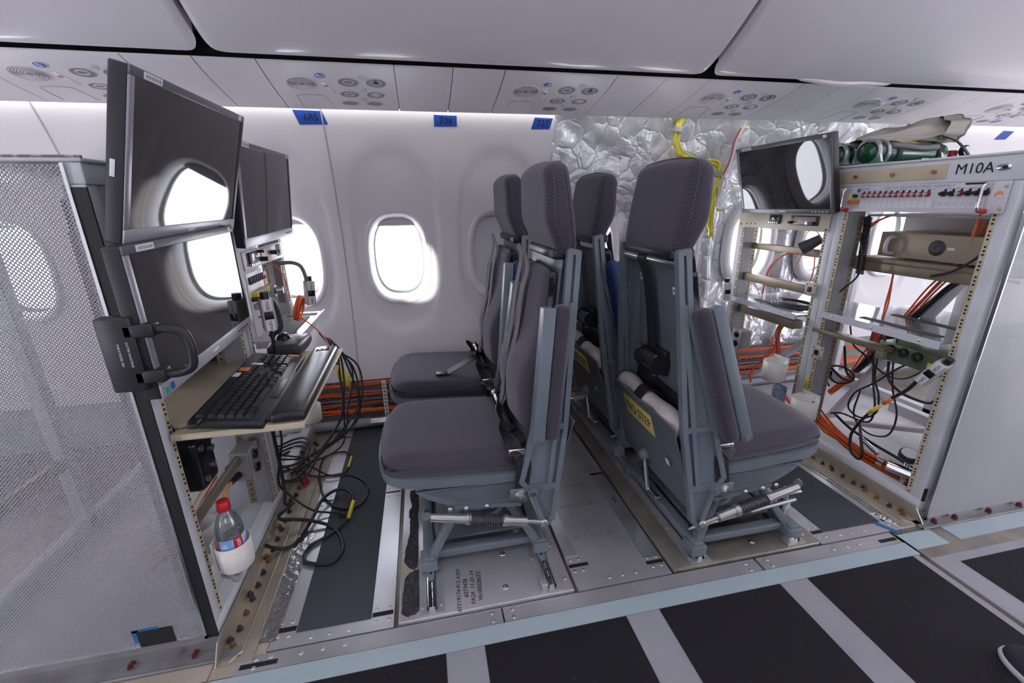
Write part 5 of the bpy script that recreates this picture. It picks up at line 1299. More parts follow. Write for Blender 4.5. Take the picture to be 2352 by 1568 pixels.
# water bottle and cup holders
def cup_holder(label, c, sgn, m=PVC, M=None, s=1.0):
    t = thing('cup_holder', label, 'cup holder', M=T(V(c)) @ (M or Matrix()), group='white cup holders')
    mb = MB(); mb.lathe([(.0001, 0), (.038, 0), (.041, .004), (.0425, .078), (.0405, .078), (.039, .006), (.0001, .004)], 32, a0=0, a1=2*math.pi); cp_ = mb.build('cup', [m], t, local=True)
    mb = MB(); mb.prism([(-sgn*.012, .0), (-sgn*.046, .0), (-sgn*.050, .0)], .001) if False else None
    mb = MB(); mb.rbox((-sgn*.043, .018, .040), (.006, .075, .094), .002); mb.rbox((-sgn*.025, .043, .040), (.036, .004, .078), .0015); mb.build('mounting_plate', [m], t, local=True)
    mb = MB(); mb.lathe([(.0001, .002), (.006, .001), (.0068, 0)], 12, M=frame((-sgn*.0395, 0, .055), (0, 1, 0), (0, 0, 1), (sgn, 0, 0))); mb.build('rivet', [TAND], t, local=True)
    return t
ch1 = cup_holder('white cup holder holding the water bottle, on the near post of the left rack', (-.548, 1.062, .205), 1)
ch2 = cup_holder('second white cup holder behind the near post, just left of the bottle', (-.652, 1.120, .225), 1)
mb = MB(); mb.cyl((-.60, 1.085, .160), (-.57, 1.075, .155), .011, n=14); mb.cyl((-.57, 1.075, .155), (-.555, 1.07, .153), .014, n=6); tag(mb.build('chrome_fitting', [CHROME]), 'chrome pipe fitting under the cup holder with the bottle', 'fitting')
bt = thing('water_bottle', 'small clear water bottle with a red cap and red and blue label', 'bottle', (-.548, 1.062, .211))
mb = MB(); mb.lathe([(.0001, .0), (.028, .0), (.0315, .005), (.0320, .030), (.0305, .036), (.0320, .042), (.0322, .112), (.0300, .125), (.0240, .146), (.0160, .160), (.0130, .168), (.0130, .178)], 28); mb.build('bottle_body', [PET], bt, local=True)
mb = MB(); mb.lathe([(.0001, .196), (.013, .196), (.0155, .194), (.0160, .172), (.0150, .170), (.0001, .170)], 20); mb.build('bottle_cap', [mat('cap_red', (.55, .02, .02), .35)], bt, 'red screw cap', local=True)
mb = MB(); mb.lathe([(.0325, .050), (.0327, .051), (.0327, .094), (.0325, .095)], 28, a0=math.radians(160), a1=math.radians(380)); lbx = mb.build('bottle_label', [mat('label_blue', (.20, .42, .72), .4, var=(28, (.55, .70, .85), .45, .6))], bt, local=True)
for a in (200, 300):
    mb = MB(); mb.lathe([(.0329, .050), (.0331, .051), (.0331, .096), (.0329, .097)], 6, a0=math.radians(a), a1=math.radians(a+38)); rp_ = mb.build('label_patch', [mat('label_red', (.62, .02, .05), .4)], bt, local=True)
    a_ = math.radians(a+19); n_ = V((math.cos(a_), math.sin(a_), 0)); tx = V((0, 0, 1)); 
    text('Vittel', .0165, WM[bt.name] @ frame(n_*.0335+V((0, 0, .073)), tx, tx.cross(n_)*-1, n_), WHITEL, bt, thick=.0003)
mb = MB(); mb.lathe([(.0001, .004), (.0295, .004), (.030, .105), (.0001, .105)], 24); mb.build('water', [clearmat('water_tint', (.88, .92, .95), .03)], bt, local=True)
# ---------------------------------------------------------------- right rack
RXF = 1.700
RR, X, bx = rack('equipment_rack', 'tall right equipment rack marked M10A with a circuit breaker panel', RXF, -1, .992, .85, 1.245)
mb = MB(); mb.b2(1.722, 2.75, .972, .975, .012, 1.238); mb.build('perforated_side', [PERFR], RR, 'white finely perforated side sheet')
mb = MB(); mb.b2(1.718, 1.722, .969, .980, .004, 1.238); mb.b2(1.718, 2.75, .969, .976, .004, .014); mb.build('side_rim', [STEEL], RR)
mb = MB(); mb.b2(1.7035, 1.712, .985, .992, .075, .125); mb.build('black_tape', [BLACK], RR)
mb = MB(); mb.b2(1.700, 2.8, .978, .985, .0, .030); mb.b2(1.665, 2.8, .935, .978, .0, .004); mb.cyl((1.665, .938, .004), (2.8, .938, .004), .004, n=8); mb.build('kick_channel', [KICKG], RR)
for x in (1.735, 1.83, 1.99, 2.14):
    mb = MB(); mb.cyl((x, .955, .004), (x, .955, .014), .009, n=8); mb.cyl((x, .955, .014), (x, .955, .020), .006, n=8); P_(mb, 'kick_bolt', mat('bolt_dark_red', (.11, .02, .02), .4), RR)
flange(RR, 1.695, -1, .960, 2.10, 4)
mb = MB(); mb.b2(1.585, 1.70, .958, 2.15, -.012, -.0008) if False else None
mb = MB(); mb.grid(lambda u, v: V((1.588+.020*u, 1.04+1.0*v, .0012+.0016*abs(math.sin(u*5+v*24))*abs(math.sin(v*57+u*3)))), 4, 90); P_(mb, 'foil_tape', FOILF, None, 'narrow crinkled silver foil tape on the floor beside the right rack flange', cat='tape')
mb = MB(); mb.b2(1.535, 1.56, .925, 1.045, 0, .001) if False else mb.prism([(1.512, 1.03), (1.526, 1.034), (1.575, .945), (1.560, .940)], .0015, T(0, 0, .001)); P_(mb, 'blue_tape', mat('blue_patch', (.02, .13, .36)), None, 'short strip of blue tape on the floor at the corner of the right rack', cat='tape')
mb = MB(); mb.prism([(1.560, 1.045), (1.590, 1.045), (1.632, .965), (1.604, .958)], .0015, T(0, 0, .001)); wl = P_(mb, 'floor_label', WHITEL, None, 'white floor label with black letters beside the blue tape', cat='label')
text('KITTO', .030, frame((1.597, 1.000, .002), V((.45, -.89, 0)), V((.89, .45, 0)), (0, 0, 1)), INK, wl)
# header: tan strip with bolts, unit name, lock
hd = quick('header_strip', RR, TAN, boxes=[(1.694, 1.698, 1.190, 1.60, 1.178, 1.224)])
for y in (1.225, 1.36, 1.50):
    mb = MB(); mb.cyl((1.694, y, 1.201), (1.684, y, 1.201), .0065, n=12); P_(mb, 'header_bolt', mat('bolt_copper', (.45, .28, .20), .35, .8), hd)
text('M10A', .044, frame((1.6965, 1.118, 1.203), (0, -1, 0), (0, 0, 1), (-1, 0, 0)), INK, RR, sx=.95)
mb = MB(); mb.lathe([(.0001, .002), (.009, .002), (.010, 0)], 16, M=frame((1.697, 1.045, 1.203), (0, 1, 0), (0, 0, 1), (-1, 0, 0)) @ Matrix.Diagonal((1.9, 1, 1, 1))); mb.cyl((1.696, 1.04, 1.203), (1.690, 1.04, 1.203), .005, n=10, m=1); mb.build('lock', [STEEL, INK], RR)
# circuit breaker panel
CX = 1.690
cb = panel_face('white circuit breaker panel with rows of red and black breakers, under M10A', 'breaker_panel', CX, -1, 1.012, 1.555, 1.072, 1.164, mat('panel_white', (.62, .61, .66), .4), th=.006)
FC = lambda y, z, off=0: frame((CX-off, y, z), (0, -1, 0), (0, 0, 1), (-1, 0, 0))
text('CIRCUIT BREAKER PANEL ASSEMBLY', .0125, FC(1.265, 1.156, .0004), GREYINK, cb, sx=1.12)
text('TEST EQPT', .006, FC(1.31, 1.1475, .0004), GREYINK, cb); text('SYS 115V', .006, FC(1.135, 1.1475, .0004), GREYINK, cb)
text('BREAKER', .009, FC(1.452, 1.154, .0004), GREYINK, cb)
for (y0, y1) in ((1.435, 1.345), (1.275, 1.205), (1.182, 1.15), (1.115, 1.075)):
    mb = MB(); mb.b2(CX-.0006, CX, y1, y0, 1.1472, 1.1480); P_(mb, 'printed_line', GREYINK, cb)
def breaker(y, z, m):
    mb = MB(); mb.cyl((CX, y, z), (CX-.010, y, z), .0090, .0075, n=12); b_ = P_(mb, 'breaker', m, cb, 'red breaker' if m is BRED else 'black breaker')
    mb = MB(); mb.cyl((CX-.010, y, z), (CX-.019, y, z), .0050, .0055, n=10); P_(mb, 'breaker_button', GREYP if m is BRED else BLACKP, b_)
    mb = MB(); mb.box((CX-.004, y-.004, z+.011), (.006, .003, .006)); P_(mb, 'guard_tab', BLACKP, b_)
BRED = mat('breaker_red', (.28, .012, .025), .35)
for k in range(12): breaker(1.452-k*.0206, 1.1315, BRED)
for k, c_ in enumerate('bbrbbb'): breaker(1.177-k*.0225, 1.1315, BRED if c_ == 'r' else BLACKP)
mb = MB(); mb.cyl((CX, 1.480, 1.130), (CX-.014, 1.480, 1.130), .007, n=12); P_(mb, 'dark_button', mat('dark_green_button', (.01, .05, .05), .3), cb)
for k in range(3):
    mb = MB(); mb.cyl((CX, 1.497-k*.0145, 1.108), (CX-.012, 1.497-k*.0145, 1.108), .0065, n=12); P_(mb, 'amber_lamp', mat('amber_lamp', (.62, .16, .01), .25, coat=.5), cb)
mb = MB(); mb.b2(CX-.0008, CX, 1.497, 1.527, 1.121, 1.141); P_(mb, 'yellow_label', mat('pale_yellow', (.70, .62, .22), .6), cb)
mb = MB(); mb.lathe([(.0001, .0008), (.007, .0008), (.0075, 0)], 16, M=FC(1.474, 1.1495)); P_(mb, 'round_emblem', mat('emblem_blue', (.08, .14, .40), .5), cb)
for (y0, y1, n_) in ((1.462, 1.205, 12), (1.195, 1.062, 6)):
    mb = MB(); mb.b2(CX-.0008, CX, y1, y0, 1.087, 1.117); ls_ = P_(mb, 'label_strip', WHITEL, cb)
    mb = MB()
    for k in range(n_+1):
        y = y0-(y0-y1)*k/n_; mb.b2(CX-.0012, CX-.0008, y-.0003, y+.0003, 1.088, 1.112)
        if n_ == 6 and k < 6:
            for q in range(3): mb.b2(CX-.0012, CX-.0008, y-.017, y-.005, 1.094+q*.005, 1.0955+q*.005)
    mb.b2(CX-.0012, CX-.0008, y1, y0, 1.112, 1.1125); P_(mb, 'label_print', GREYINK, ls_, kind='stuff')
mb = MB(); mb.b2(CX-.001, CX, 1.055, 1.125, 1.157, 1.1625); P_(mb, 'black_label', INK, cb)
mb = MB(); mb.lathe([(.0001, .0008), (.011, .0008)], 18, M=FC(1.033, 1.125)); P_(mb, 'orange_spot', mat('orange_spot', (.70, .34, .18), .6, var=(60, (.66, .60, .58), .5, .55)), cb)
for (y, z) in ((1.020, 1.150), (1.020, 1.085), (1.547, 1.150), (1.547, 1.085)):
    mb = MB(); mb.lathe([(.0001, .0030), (.004, .0028), (.0060, 0)], 12, M=FC(y, z)); P_(mb, 'panel_screw', TAN, cb)
for y in (1.507, 1.055):
    mb = MB(); mb.tube([(CX, y, 1.158), (CX-.022, y, 1.157), (CX-.034, y, 1.150), (CX-.036, y, 1.135), (CX-.036, y, 1.10), (CX-.034, y, 1.085), (CX-.022, y, 1.079), (CX, y, 1.078)], .0042, 10, 5); hh = P_(mb, 'bail_handle', CHROME, cb, 'chrome bail handle')
    mb = MB(); mb.tube([(CX-.002, y, 1.078), (CX-.018, y, 1.0785), (CX-.028, y, 1.081)], .0075, 10, 4); P_(mb, 'red_sleeve', RED, hh)
# far-bay monitor and radio panel
m4, M4 = monitor('monitor on top of the right rack far bay, mirroring a window and foil', (1.592, 1.772, 1.209), (.03, -1, .006), (-.28, 0, .96), .51, .31, dark=True, chin=.020)
quick('monitor_arm', RR, BLACKP, boxes=[(1.62, 1.70, 1.70, 1.86, 1.12, 1.20)])
crm = mat('cream_panel', (.62, .56, .44), .4)
rp = panel_face('cream radio panel with a small keypad display under the right monitor', 'radio_panel', 1.690, -1, 1.575, 2.115, .985, 1.072, crm)
FR = lambda y, z, off=0: frame((1.690-off, y, z), (0, -1, 0), (0, 0, 1), (-1, 0, 0))
quick('display_bezel', rp, CHARC, boxes=[(1.683, 1.690, 1.835, 1.905, 1.010, 1.052)]); quick('display_glass', rp, mat('lcd_black', (.02, .02, .02), .1), boxes=[(1.6825, 1.6835, 1.845, 1.895, 1.028, 1.046)], r=.0004)
for k in range(5):
    mb = MB(); mb.cyl((1.684, 1.895-k*.0125, 1.016), (1.676, 1.895-k*.0125, 1.016), .0042, n=10); P_(mb, 'push_button', CHROME, rp)
quick('handset_recess', rp, CHARC, boxes=[(1.686, 1.690, 1.625, 1.775, 1.008, 1.050)]); quick('dusky_insert', rp, mat('dusky_pink', (.42, .30, .33)), boxes=[(1.684, 1.6865, 1.64, 1.755, 1.014, 1.046)], r=.0008)
for (y, r, m_) in ((1.768, .006, BLACKP), (1.672, .007, CHROME), (1.645, .007, BLACKP)):
    mb = MB(); mb.cyl((1.686, y, 1.020), (1.668, y, 1.020), r, n=12); P_(mb, 'knob', m_, rp)
for (y, z, r) in ((2.10, 1.06, .005), (2.10, 1.0, .005), (2.06, 1.005, .0035), (2.03, 1.005, .0035), (2.0, 1.005, .0035), (1.585, 1.062, .005), (1.585, .995, .005)):
    mb = MB(); mb.lathe([(.0001, .003), (r*.7, .0028), (r, 0)], 10, M=FR(y, z)); P_(mb, 'panel_screw', CHARC, rp)
# cross rails of the far bay
bx('cross_bar', .055, .075, 1.60, 2.08, .870, .902, TAND); bx('cross_bar', .03, .055, 1.62, 2.09, .700, .742, TAND); bx('cross_bar', .03, .09, 1.70, 2.09, .520, .560, TAND)
# shelves
def cshelf(label, x0, x1, y0, y1, z):
    mb = MB(); mb.b2(x0, x1, y0, y1, z, z+.006); s_ = mb.build('clear_shelf', [ACRYL], None, label, cat='shelf', group='clear shelves of the right rack')
    mb = MB(); mb.b2(x0-.003, x0+.001, y0, y1, z-.016, z+.010); e_ = mb.build('shelf_edge', [RACKW], s_)
    for k in range(3):
        mb = MB(); mb.lathe([(.0001, .0015), (.004, .001), (.005, 0)], 10, M=frame((x0-.003, y0+.06+k*(y1-y0-.12)/2, z-.003), (0, -1, 0), (0, 0, 1), (-1, 0, 0))); P_(mb, 'shelf_screw', STEEL, e_)
    for dx in (.06, .22):
        mb = MB(); mb.b2(x0+dx, x0+dx+.03, y0+.05, y1-.12, z+.0062, z+.009); P_(mb, 'shelf_grip', MATD, s_)
    return s_
cshelf('clear plastic shelf with black grip strips in the near bay of the right rack', 1.655, 2.15, 1.045, 1.500, .655)
cshelf('clear plastic shelf in the far bay of the right rack, holding a cable coil', 1.655, 2.15, 1.620, 2.075, .610)
mb = MB(); mb.rbox((1.72, 1.40, .565), (.05, .32, .018), .002); mb.rbox((1.70, 1.25, .545), (.02, .03, .03), .002); P_(mb, 'cross_bar', TAND, RR)
# wide top tray and tan box in the near bay
mb = MB(); mb.rbox((2.02, 1.28, 1.055), (.44, .46, .008), .002); mb.rbox((2.00, 1.28, .985), (.005, .46, .14), .001); tray_ = mb.build('inner_housing', [mat('dusty_white', (.48, .45, .45), .5)], RR)
tb2 = thing('instrument_box', 'tan metal instrument box with a round fan and a grey handle, inside the right rack', 'instrument', (1.92, 1.30, .885))
mb = MB(); mb.rbox((1.96, 1.29, .945), (.26, .34, .095), .003); mb.build('box_body', [mat('tan_box', (.40, .34, .25), .4, .3)], tb2)
mb = MB(); mb.lathe([(.0001, .002), (.010, .004), (.022, .003), (.026, .001), (.028, .0)], 24, M=frame((1.829, 1.25, .945), (0, -1, 0), (0, 0, 1), (-1, 0, 0))); fan = P_(mb, 'fan', CHARC, tb2)
mb = MB(); mb.rbox((1.8285, 1.205, .945), (.001, .022, .010), .0003); P_(mb, 'white_sticker', WHITEL, tb2)
mb = MB(); mb.tube([(1.83, 1.40, .975), (1.80, 1.40, .972), (1.79, 1.40, .955), (1.79, 1.40, .93), (1.80, 1.40, .915), (1.83, 1.40, .912)], .007, 10, 5); P_(mb, 'box_handle', mat('handle_grey', (.55, .55, .58), .3), tb2)
for k in range(8):
    mb = MB(); mb.lathe([(.0001, .0015), (.003, 0)], 8, M=frame((1.829, 1.14+k*.04, .986 if k % 2 else .900), (0, -1, 0), (0, 0, 1), (-1, 0, 0))); P_(mb, 'box_screw', TAN, tb2)
quick('box_shelf', RR, TAND, boxes=[(1.80, 2.1, 1.05, 1.53, .872, .890), (1.80, 1.81, 1.05, 1.53, .835, .872)])
# slanting white brace carrying cables
def beam(par, a, b, w_, d, m, nm='brace'):
    a, b = V(a), V(b); x = (b-a); L = x.length; x.normalize(); y = V((0, 1, 0)); y = (y-x*y.dot(x)).normalized() if abs(x.y) < .95 else V((1, 0, 0)); z = x.cross(y)
    mb = MB(); mb.rbox((L/2, 0, 0), (L, w_, d), .003, M=frame(a, x, y, z)); return P_(mb, nm, m, par)
beam(RR, (1.98, 1.12, 1.06), (1.98, 1.62, .06), .02, .06, RACKW); 
beam(RR, (1.90, 1.70, .50), (1.90, 2.06, .12), .02, .06, RACKW)
beam(RR, (1.98, 1.10, .25), (1.98, 1.52, .08), .02, .05, RACKW)
quick('inner_frame', RR, RACKW, boxes=[(2.25, 2.29, 1.20, 1.26, .02, .60), (2.05, 2.28, 1.15, 1.21, .03, .075), (2.24, 2.28, 1.05, 1.55, .10, .15)])
mb = MB(); mb.rbox((2.0, 1.62, .49), (.02, .42, .13), .003) if False else mb.rbox((2.22, 1.50, .44), (.012, .40, .16), .003); P_(mb, 'inner_sheet', REDP, RR, 'dark red sheet')
# electronics tray under the near shelf
el = thing('relay_unit', 'greenish electronics unit with black round connectors under the near shelf', 'electronics', (1.86, 1.2, .50))
mb = MB(); mb.rbox((1.88, 1.19, .545), (.22, .26, .070), .003, M=None); mb.build('unit_case', [mat('olive_case', (.17, .19, .13), .4, .4, var=(40, (.26, .30, .18), .4, .7))], el)
for k in range(3):
    mb = MB(); mb.lathe([(.016, .0), (.018, .012), (.013, .014), (.012, .002)], 16, M=frame((1.770, 1.27-k*.05, .560), (0, 1, 0), (0, 0, 1), (-1, 0, 0))); P_(mb, 'round_connector', BLACKP, el)
mb = MB(); mb.rbox((1.768, 1.11, .54), (.004, .05, .02), .001); P_(mb, 'yellow_label', YEL2, el)
# outlet box, connector brackets, spotlight
jbox('grey outlet box with two black sockets on the far post of the right rack', (1.715, 2.005, .385), -1)
def bracket(label, c):
    t = thing('jack_bracket', label, 'bracket', c, 0, 'small jack brackets on the right rack posts')
    mb = MB(); mb.rbox((0, 0, 0), (.004, .055, .060), .001); mb.build('bracket_plate', [mat('cream_plate', (.55, .48, .42), .4)], t, local=True)
    mb = MB(); mb.rbox((-.004, .004, 0), (.006, .018, .022), .001); mb.build('jack', [BLACKP], t, local=True)
    for (y, z) in ((-.02, .02), (.02, .02), (-.02, -.02), (.02, -.02)):
        mb = MB(); mb.cyl((-.002, y, z), (-.0032, y, z), .003, n=8); mb.build('jack_hole', [INK], t, local=True)
bracket('small cream jack bracket on the middle post beside the cable coil', (1.688, 1.600, .737)); bracket('small cream jack bracket on the middle post below the near shelf', (1.688, 1.502, .472))
mb = MB(); mb.cyl((1.74, 1.645, .955), (1.70, 1.70, .905), .020, .030, n=20); mb.cyl((1.70, 1.70, .905), (1.697, 1.704, .902), .024, .001, n=20, m=1); mb.tube([(1.74, 1.645, .955), (1.745, 1.69, .985), (1.745, 1.73, .975), (1.74, 1.735, .93)], .003, 6, 4, m=1); tag(mb.build('spot_lamp', [CHARC, STEEL]), 'dark grey conical spot lamp hanging under the cream radio panel', 'lamp')
# cable coil on the far shelf
mb = MB()
for k in range(4):
    mb.tube([V((1.80+(.095-.012*k)*math.cos(a), 1.77+(.12-.014*k)*math.sin(a), .622+.004*k)) for a in [2*math.pi*j/14 for j in range(14)]], .0035, 6, 4, closed=True)
tag(mb.build('coiled_cable', [BLACKP]), 'loose coil of thin black cable lying on the far clear shelf', 'cable')
# cup holders
cup_holder('white cup holder on the middle post beside the yellow UPS label', (1.640, 1.668, .282), -1, M=Matrix.Scale(1.22, 4))
cup_holder('white cup holder below the breaker panel, in front of the orange cables', (1.640, 1.472, .172), -1, M=Matrix.Scale(1.25, 4))
mb = MB(); mb.rbox((1.70, 1.675, .205), (.004, .085, .085), .001); P_(mb, 'speckled_plate', mat('speckle_blue', (.30, .40, .52), .5, var=(70, (.12, .10, .08), .58, .62)), None, 'small speckled blue plate below the cup holder beside the UPS label', cat='plate')
ul = MB(); ul.b2(1.6975, 1.6985, 1.525, 1.545, .205, .345); ul_ = P_(ul, 'yellow_label', YEL2, RR, 'yellow label')
text('UPS 5 J7 CB1', .015, frame((1.6968, 1.535, .275), (0, 0, -1), (0, -1, 0), (-1, 0, 0)), INK, ul_)
vox('grey box marked VOX NPH hanging in front of the near post of the right rack', (1.655, 1.040, .560), R3(0, 0, 0) @ Matrix.Rotation(math.radians(-75), 4, 'Z') @ R3(8, 30, 0))
vox('pale box without visible lettering beside the far shelf of the right rack', (1.60, 2.03, .655), R3(6, -6, -20))
# wedge-shaped pressure gauge and valve at the bottom
gv = thing('gauge_valve', 'black-rimmed pressure gauge on a steel valve at the foot of the right rack', 'gauge', (1.80, 1.10, .02))
mb = MB(); mb.lathe([(.0001, .014), (.030, .014), (.034, .010), (.034, -.012), (.0001, -.014)], 24, M=T(1.80, 1.125, .165) @ R3(12, -15, 0)); mb.build('gauge_case', [BLACKP], gv)
mb = MB(); mb.lathe([(.0001, .0145), (.028, .0145)], 24, M=T(1.80, 1.125, .165) @ R3(12, -15, 0)); mb.build('gauge_dial', [WHITEL], gv)
mb = MB(); mb.cyl((1.80, 1.125, .155), (1.80, 1.12, .03), .010, n=12); mb.cyl((1.77, 1.17, .10), (1.82, 1.07, .09), .024, n=18); mb.cyl((1.765, 1.18, .10), (1.76, 1.20, .102), .018, n=14); mb.cyl((1.76, 1.21, .125), (1.76, 1.29, .155), .010, n=12); mb.build('valve_body', [CHROME], gv)
mb = MB(); mb.rbox((1.80, 1.10, .03), (.04, .05, .022), .004); mb.build('valve_foot', [RED], gv)
# ---------------------------------------------------------------- oxygen cylinders on the rack top
pal = MB(); pal.rbox((2.16, 1.76, 1.251), (.70, .50, .010), .003); pal_ = pal.build('cylinder_pallet', [mat('pallet_white', (.55, .58, .56), .5, var=(6, (.20, .42, .28), .55, .62))], None, 'white and green mounting board on top of the right rack under the cylinders', cat='board')
mb = MB(); mb.rbox((2.16, 1.76, 1.2575), (.70, .50, .004), .001); mb.build('green_sheet', [GREENP], pal_)
def cylinder(label, y, x0=1.985, x1=2.42, z=1.314, r=.049):
    t = thing('oxygen_cylinder', label, 'gas cylinder', (x0, y, z-r), 0, 'green oxygen cylinders on the rack')
    Mc = frame((0, y, z), (0, 1, 0), (0, 0, 1), (1, 0, 0))
    mb = MB(); mb.lathe([(.0001, x0-.006), (r*.5, x0-.003), (r*.85, x0+.010), (r, x0+.035), (r, x1-.06), (r*.86, x1-.02), (r*.5, x1+.010), (r*.3, x1+.02), (.0001, x1+.02)], 36, M=Mc); mb.build('cylinder_body', [GREEN], t)
    for xc, w_ in ((x0+.012, .018), (x0+.065, .012)):
        mb = MB(); mb.lathe([(r+.001, xc), (r+.010, xc), (r+.010, xc+w_), (r+.001, xc+w_)], 32, M=Mc); mb.build('clamp_ring', [mat('clamp_grey', (.42, .44, .46), .3, .6)], t)
    mb = MB(); mb.prism([(-.075, 1.2595), (.075, 1.2595), (.054, z+.006), (-.054, z+.006)], .012, frame((x0+.022, y, 0), (0, 1, 0), (0, 0, 1), (1, 0, 0))); mb.build('saddle', [MATS['clamp_grey']], t)
    mb = MB(); mb.prism([(-.075, 1.2595), (.075, 1.2595), (.054, z+.0), (-.054, z+.0)], .012, frame((x1-.07, y, 0), (0, 1, 0), (0, 0, 1), (1, 0, 0))); mb.build('saddle', [MATS['clamp_grey']], t)
    for xc in (x0+.12, x1-.09):
        mb = MB(); mb.lathe([(r+.0006, xc), (r+.004, xc), (r+.004, xc+.028), (r+.0006, xc+.028)], 32, M=Mc); mb.build('strap', [WEB], t)
    mb = MB(); mb.tube([(x0+.08, y-r*.82, z+.030), (x0+.16, y-r*.95, z+.025), (x0+.25, y-r*.97, z+.018), (x0+.34, y-r*.92, z+.024)], .014, 10, 5); mb.build('hose', [mat('hose_grey', (.13, .13, .13), .5)], t)
    text('OXYGEN', .022, frame((x0+.20, y-.030, z+r*.885), (1, 0, 0), (0, .88, .47), (0, -.47, .88)), YEL2, t)
    mb = MB(); mb.rbox((x0+.28, y-.053, z-.034), (.04, .001, .02), .0003, M=None); mb.build('white_sticker', [WHITEL], t)
    mb = MB(); mb.cyl((x1+.02, y, z), (x1+.065, y, z), .016, n=14); mb.rbox((x1+.05, y, z), (.04, .05, .03), .006); mb.build('valve', [RED], t)
    mb = MB(); mb.lathe([(.0001, .010), (.020, .010), (.024, .006), (.024, -.008)], 20, M=frame((x1+.07, y-.045, z+.01), (1, 0, 0), (0, 0, 1), (0, -1, 0))); gg = mb.build('gauge_case', [BLACKP], t)
    mb = MB(); mb.lathe([(.0001, .0105), (.019, .0105)], 20, M=frame((x1+.07, y-.045, z+.01), (1, 0, 0), (0, 0, 1), (0, -1, 0))); mb.build('gauge_dial', [WHITEL], gg)
    return t
cylinder('nearer green oxygen cylinder strapped on top of the right rack', 1.745)
cylinder('green oxygen cylinder behind, half hidden by the right monitor', 1.885, 1.965, 2.40)
mb = MB(); mb.ribbon([(2.38, 1.73, 1.39), (2.42, 1.69, 1.36), (2.45, 1.66, 1.31), (2.47, 1.64, 1.262)], (1, .3, 0), .032, .004); tag(mb.build('black_strap', [WEB]), 'black strap hanging over the valve end of the nearer cylinder', 'strap')
# canvas bag, rolled open end to the right
def bag(u, v):
    a = 2*math.pi*v; x = 2.02+.45*u; rr = .020+.056*u**.8+.006*math.sin(5*a+6*u)+.005*math.sin(9*a-4*u)
    zc = 1.362+.048*u; yc = 1.83-.04*u
    z = zc+rr*math.sin(a)*(1.0 if math.sin(a) > 0 else .6); y = yc+rr*1.25*math.cos(a)
    return V((x+.012*math.sin(a*2+u*4), y, z+.006*math.sin(13*u+3*a)))
mb = MB(); mb.grid(bag, 28, 40)
mb.grid(lambda u, v: (lambda p, c: V((p.x-.10*u+.004, c.y+(p.y-c.y)*(1-.12*u), c.z+(p.z-c.z)*(1-.12*u))))(bag(1.0, v), V((2.47, 1.79, 1.41))), 5, 40)
mb.grid(lambda u, v: (lambda p, c: V((p.x-.03*u*u, c.y+(p.y-c.y)*(1-.5*u)*.82, c.z+(p.z-c.z)*(1-.5*u)*.82)))(bag(1.0, v), V((2.47, 1.79, 1.41))), 4, 40)
cbag = mb.build('canvas_bag', [CANVAS]); tag(cbag, 'beige canvas bag with a rolled open end lying over the green cylinders', 'bag')
mb = MB(); mb.tube([bag(1.0, v/24)+V((.002, 0, 0)) for v in range(24)], .005, 6, 3, closed=True); P_(mb, 'bag_hem', CANVAS, cbag)
# ---------------------------------------------------------------- cables
def cab(name, label, specs, cat='cable', group=None):
    """specs: list of (points, radius, material)"""
    ms = []; mb = MB()
    for pts, r, m in specs:
        if m not in ms: ms.append(m)
        mb.tube(pts, r, 7, 6, m=ms.index(m))
    return tag(mb.build(name, ms), label, cat, group)
def fan_(pts, n, spread, r, mlist, seed):
    rn = random.Random(seed); out = []
    for i in range(n):
        o = [V((rn.uniform(-1, 1), rn.uniform(-1, 1), rn.uniform(-1, 1)))*spread for _ in range(2)]
        out.append(([V(p)+o[0]*(1-k/len(pts))+o[1]*(k/len(pts))+V((rn.uniform(-1, 1), rn.uniform(-1, 1), rn.uniform(-1, 1)))*spread*.35 for k, p in enumerate(pts)], r*rn.uniform(.85, 1.15), mlist[i % len(mlist)]))
    return out
G_ = 'cables inside the right rack'
cab('cable_bundle', 'thick bundle of orange cables on the floor of the right rack near bay', fan_([(1.80, 1.60, .30), (1.79, 1.56, .17), (1.79, 1.50, .11), (1.80, 1.40, .075), (1.81, 1.28, .055), (1.83, 1.15, .050), (1.84, 1.03, .055)], 22, .022, .0034, [ORANGE], 11), 'cables', G_)
cab('cable_bundle', 'orange cables with black sleeve running down the slanting brace of the near bay', fan_([(1.93, 1.17, 1.04), (1.94, 1.22, .92), (1.94, 1.30, .78), (1.94, 1.37, .65), (1.94, 1.46, .50), (1.93, 1.53, .32), (1.9, 1.58, .22)], 7, .012, .0032, [ORANGE], 12)+fan_([(1.92, 1.05, .86), (1.92, 1.16, .86), (1.92, 1.24, .80), (1.92, 1.33, .66), (1.92, 1.42, .50), (1.92, 1.50, .36)], 5, .010, .0042, [BLACKP], 13), 'cables', G_)
cab('cable_bundle', 'orange cables draped down the far bay brace of the right rack', fan_([(1.86, 1.72, .55), (1.87, 1.78, .565), (1.87, 1.86, .53), (1.87, 1.92, .44), (1.87, 1.90, .32), (1.86, 1.87, .22), (1.84, 1.80, .15), (1.82, 1.68, .10), (1.81, 1.60, .09)], 11, .012, .0032, [ORANGE], 14)+fan_([(1.87, 1.97, .38), (1.87, 1.94, .34), (1.88, 2.0, .25), (1.88, 2.06, .16), (1.88, 2.06, .08)], 3, .01, .003, [ORANGE], 15), 'cables', G_)
cab('cable_bundle', 'thin orange wires arching across the far bay behind the cross bar', fan_([(1.86, 2.06, .62), (1.86, 2.05, .74), (1.86, 2.0, .82), (1.86, 1.92, .86), (1.86, 1.80, .862), (1.85, 1.68, .862), (1.84, 1.62, .87)], 5, .008, .0028, [ORANGE], 16), 'cables', G_)
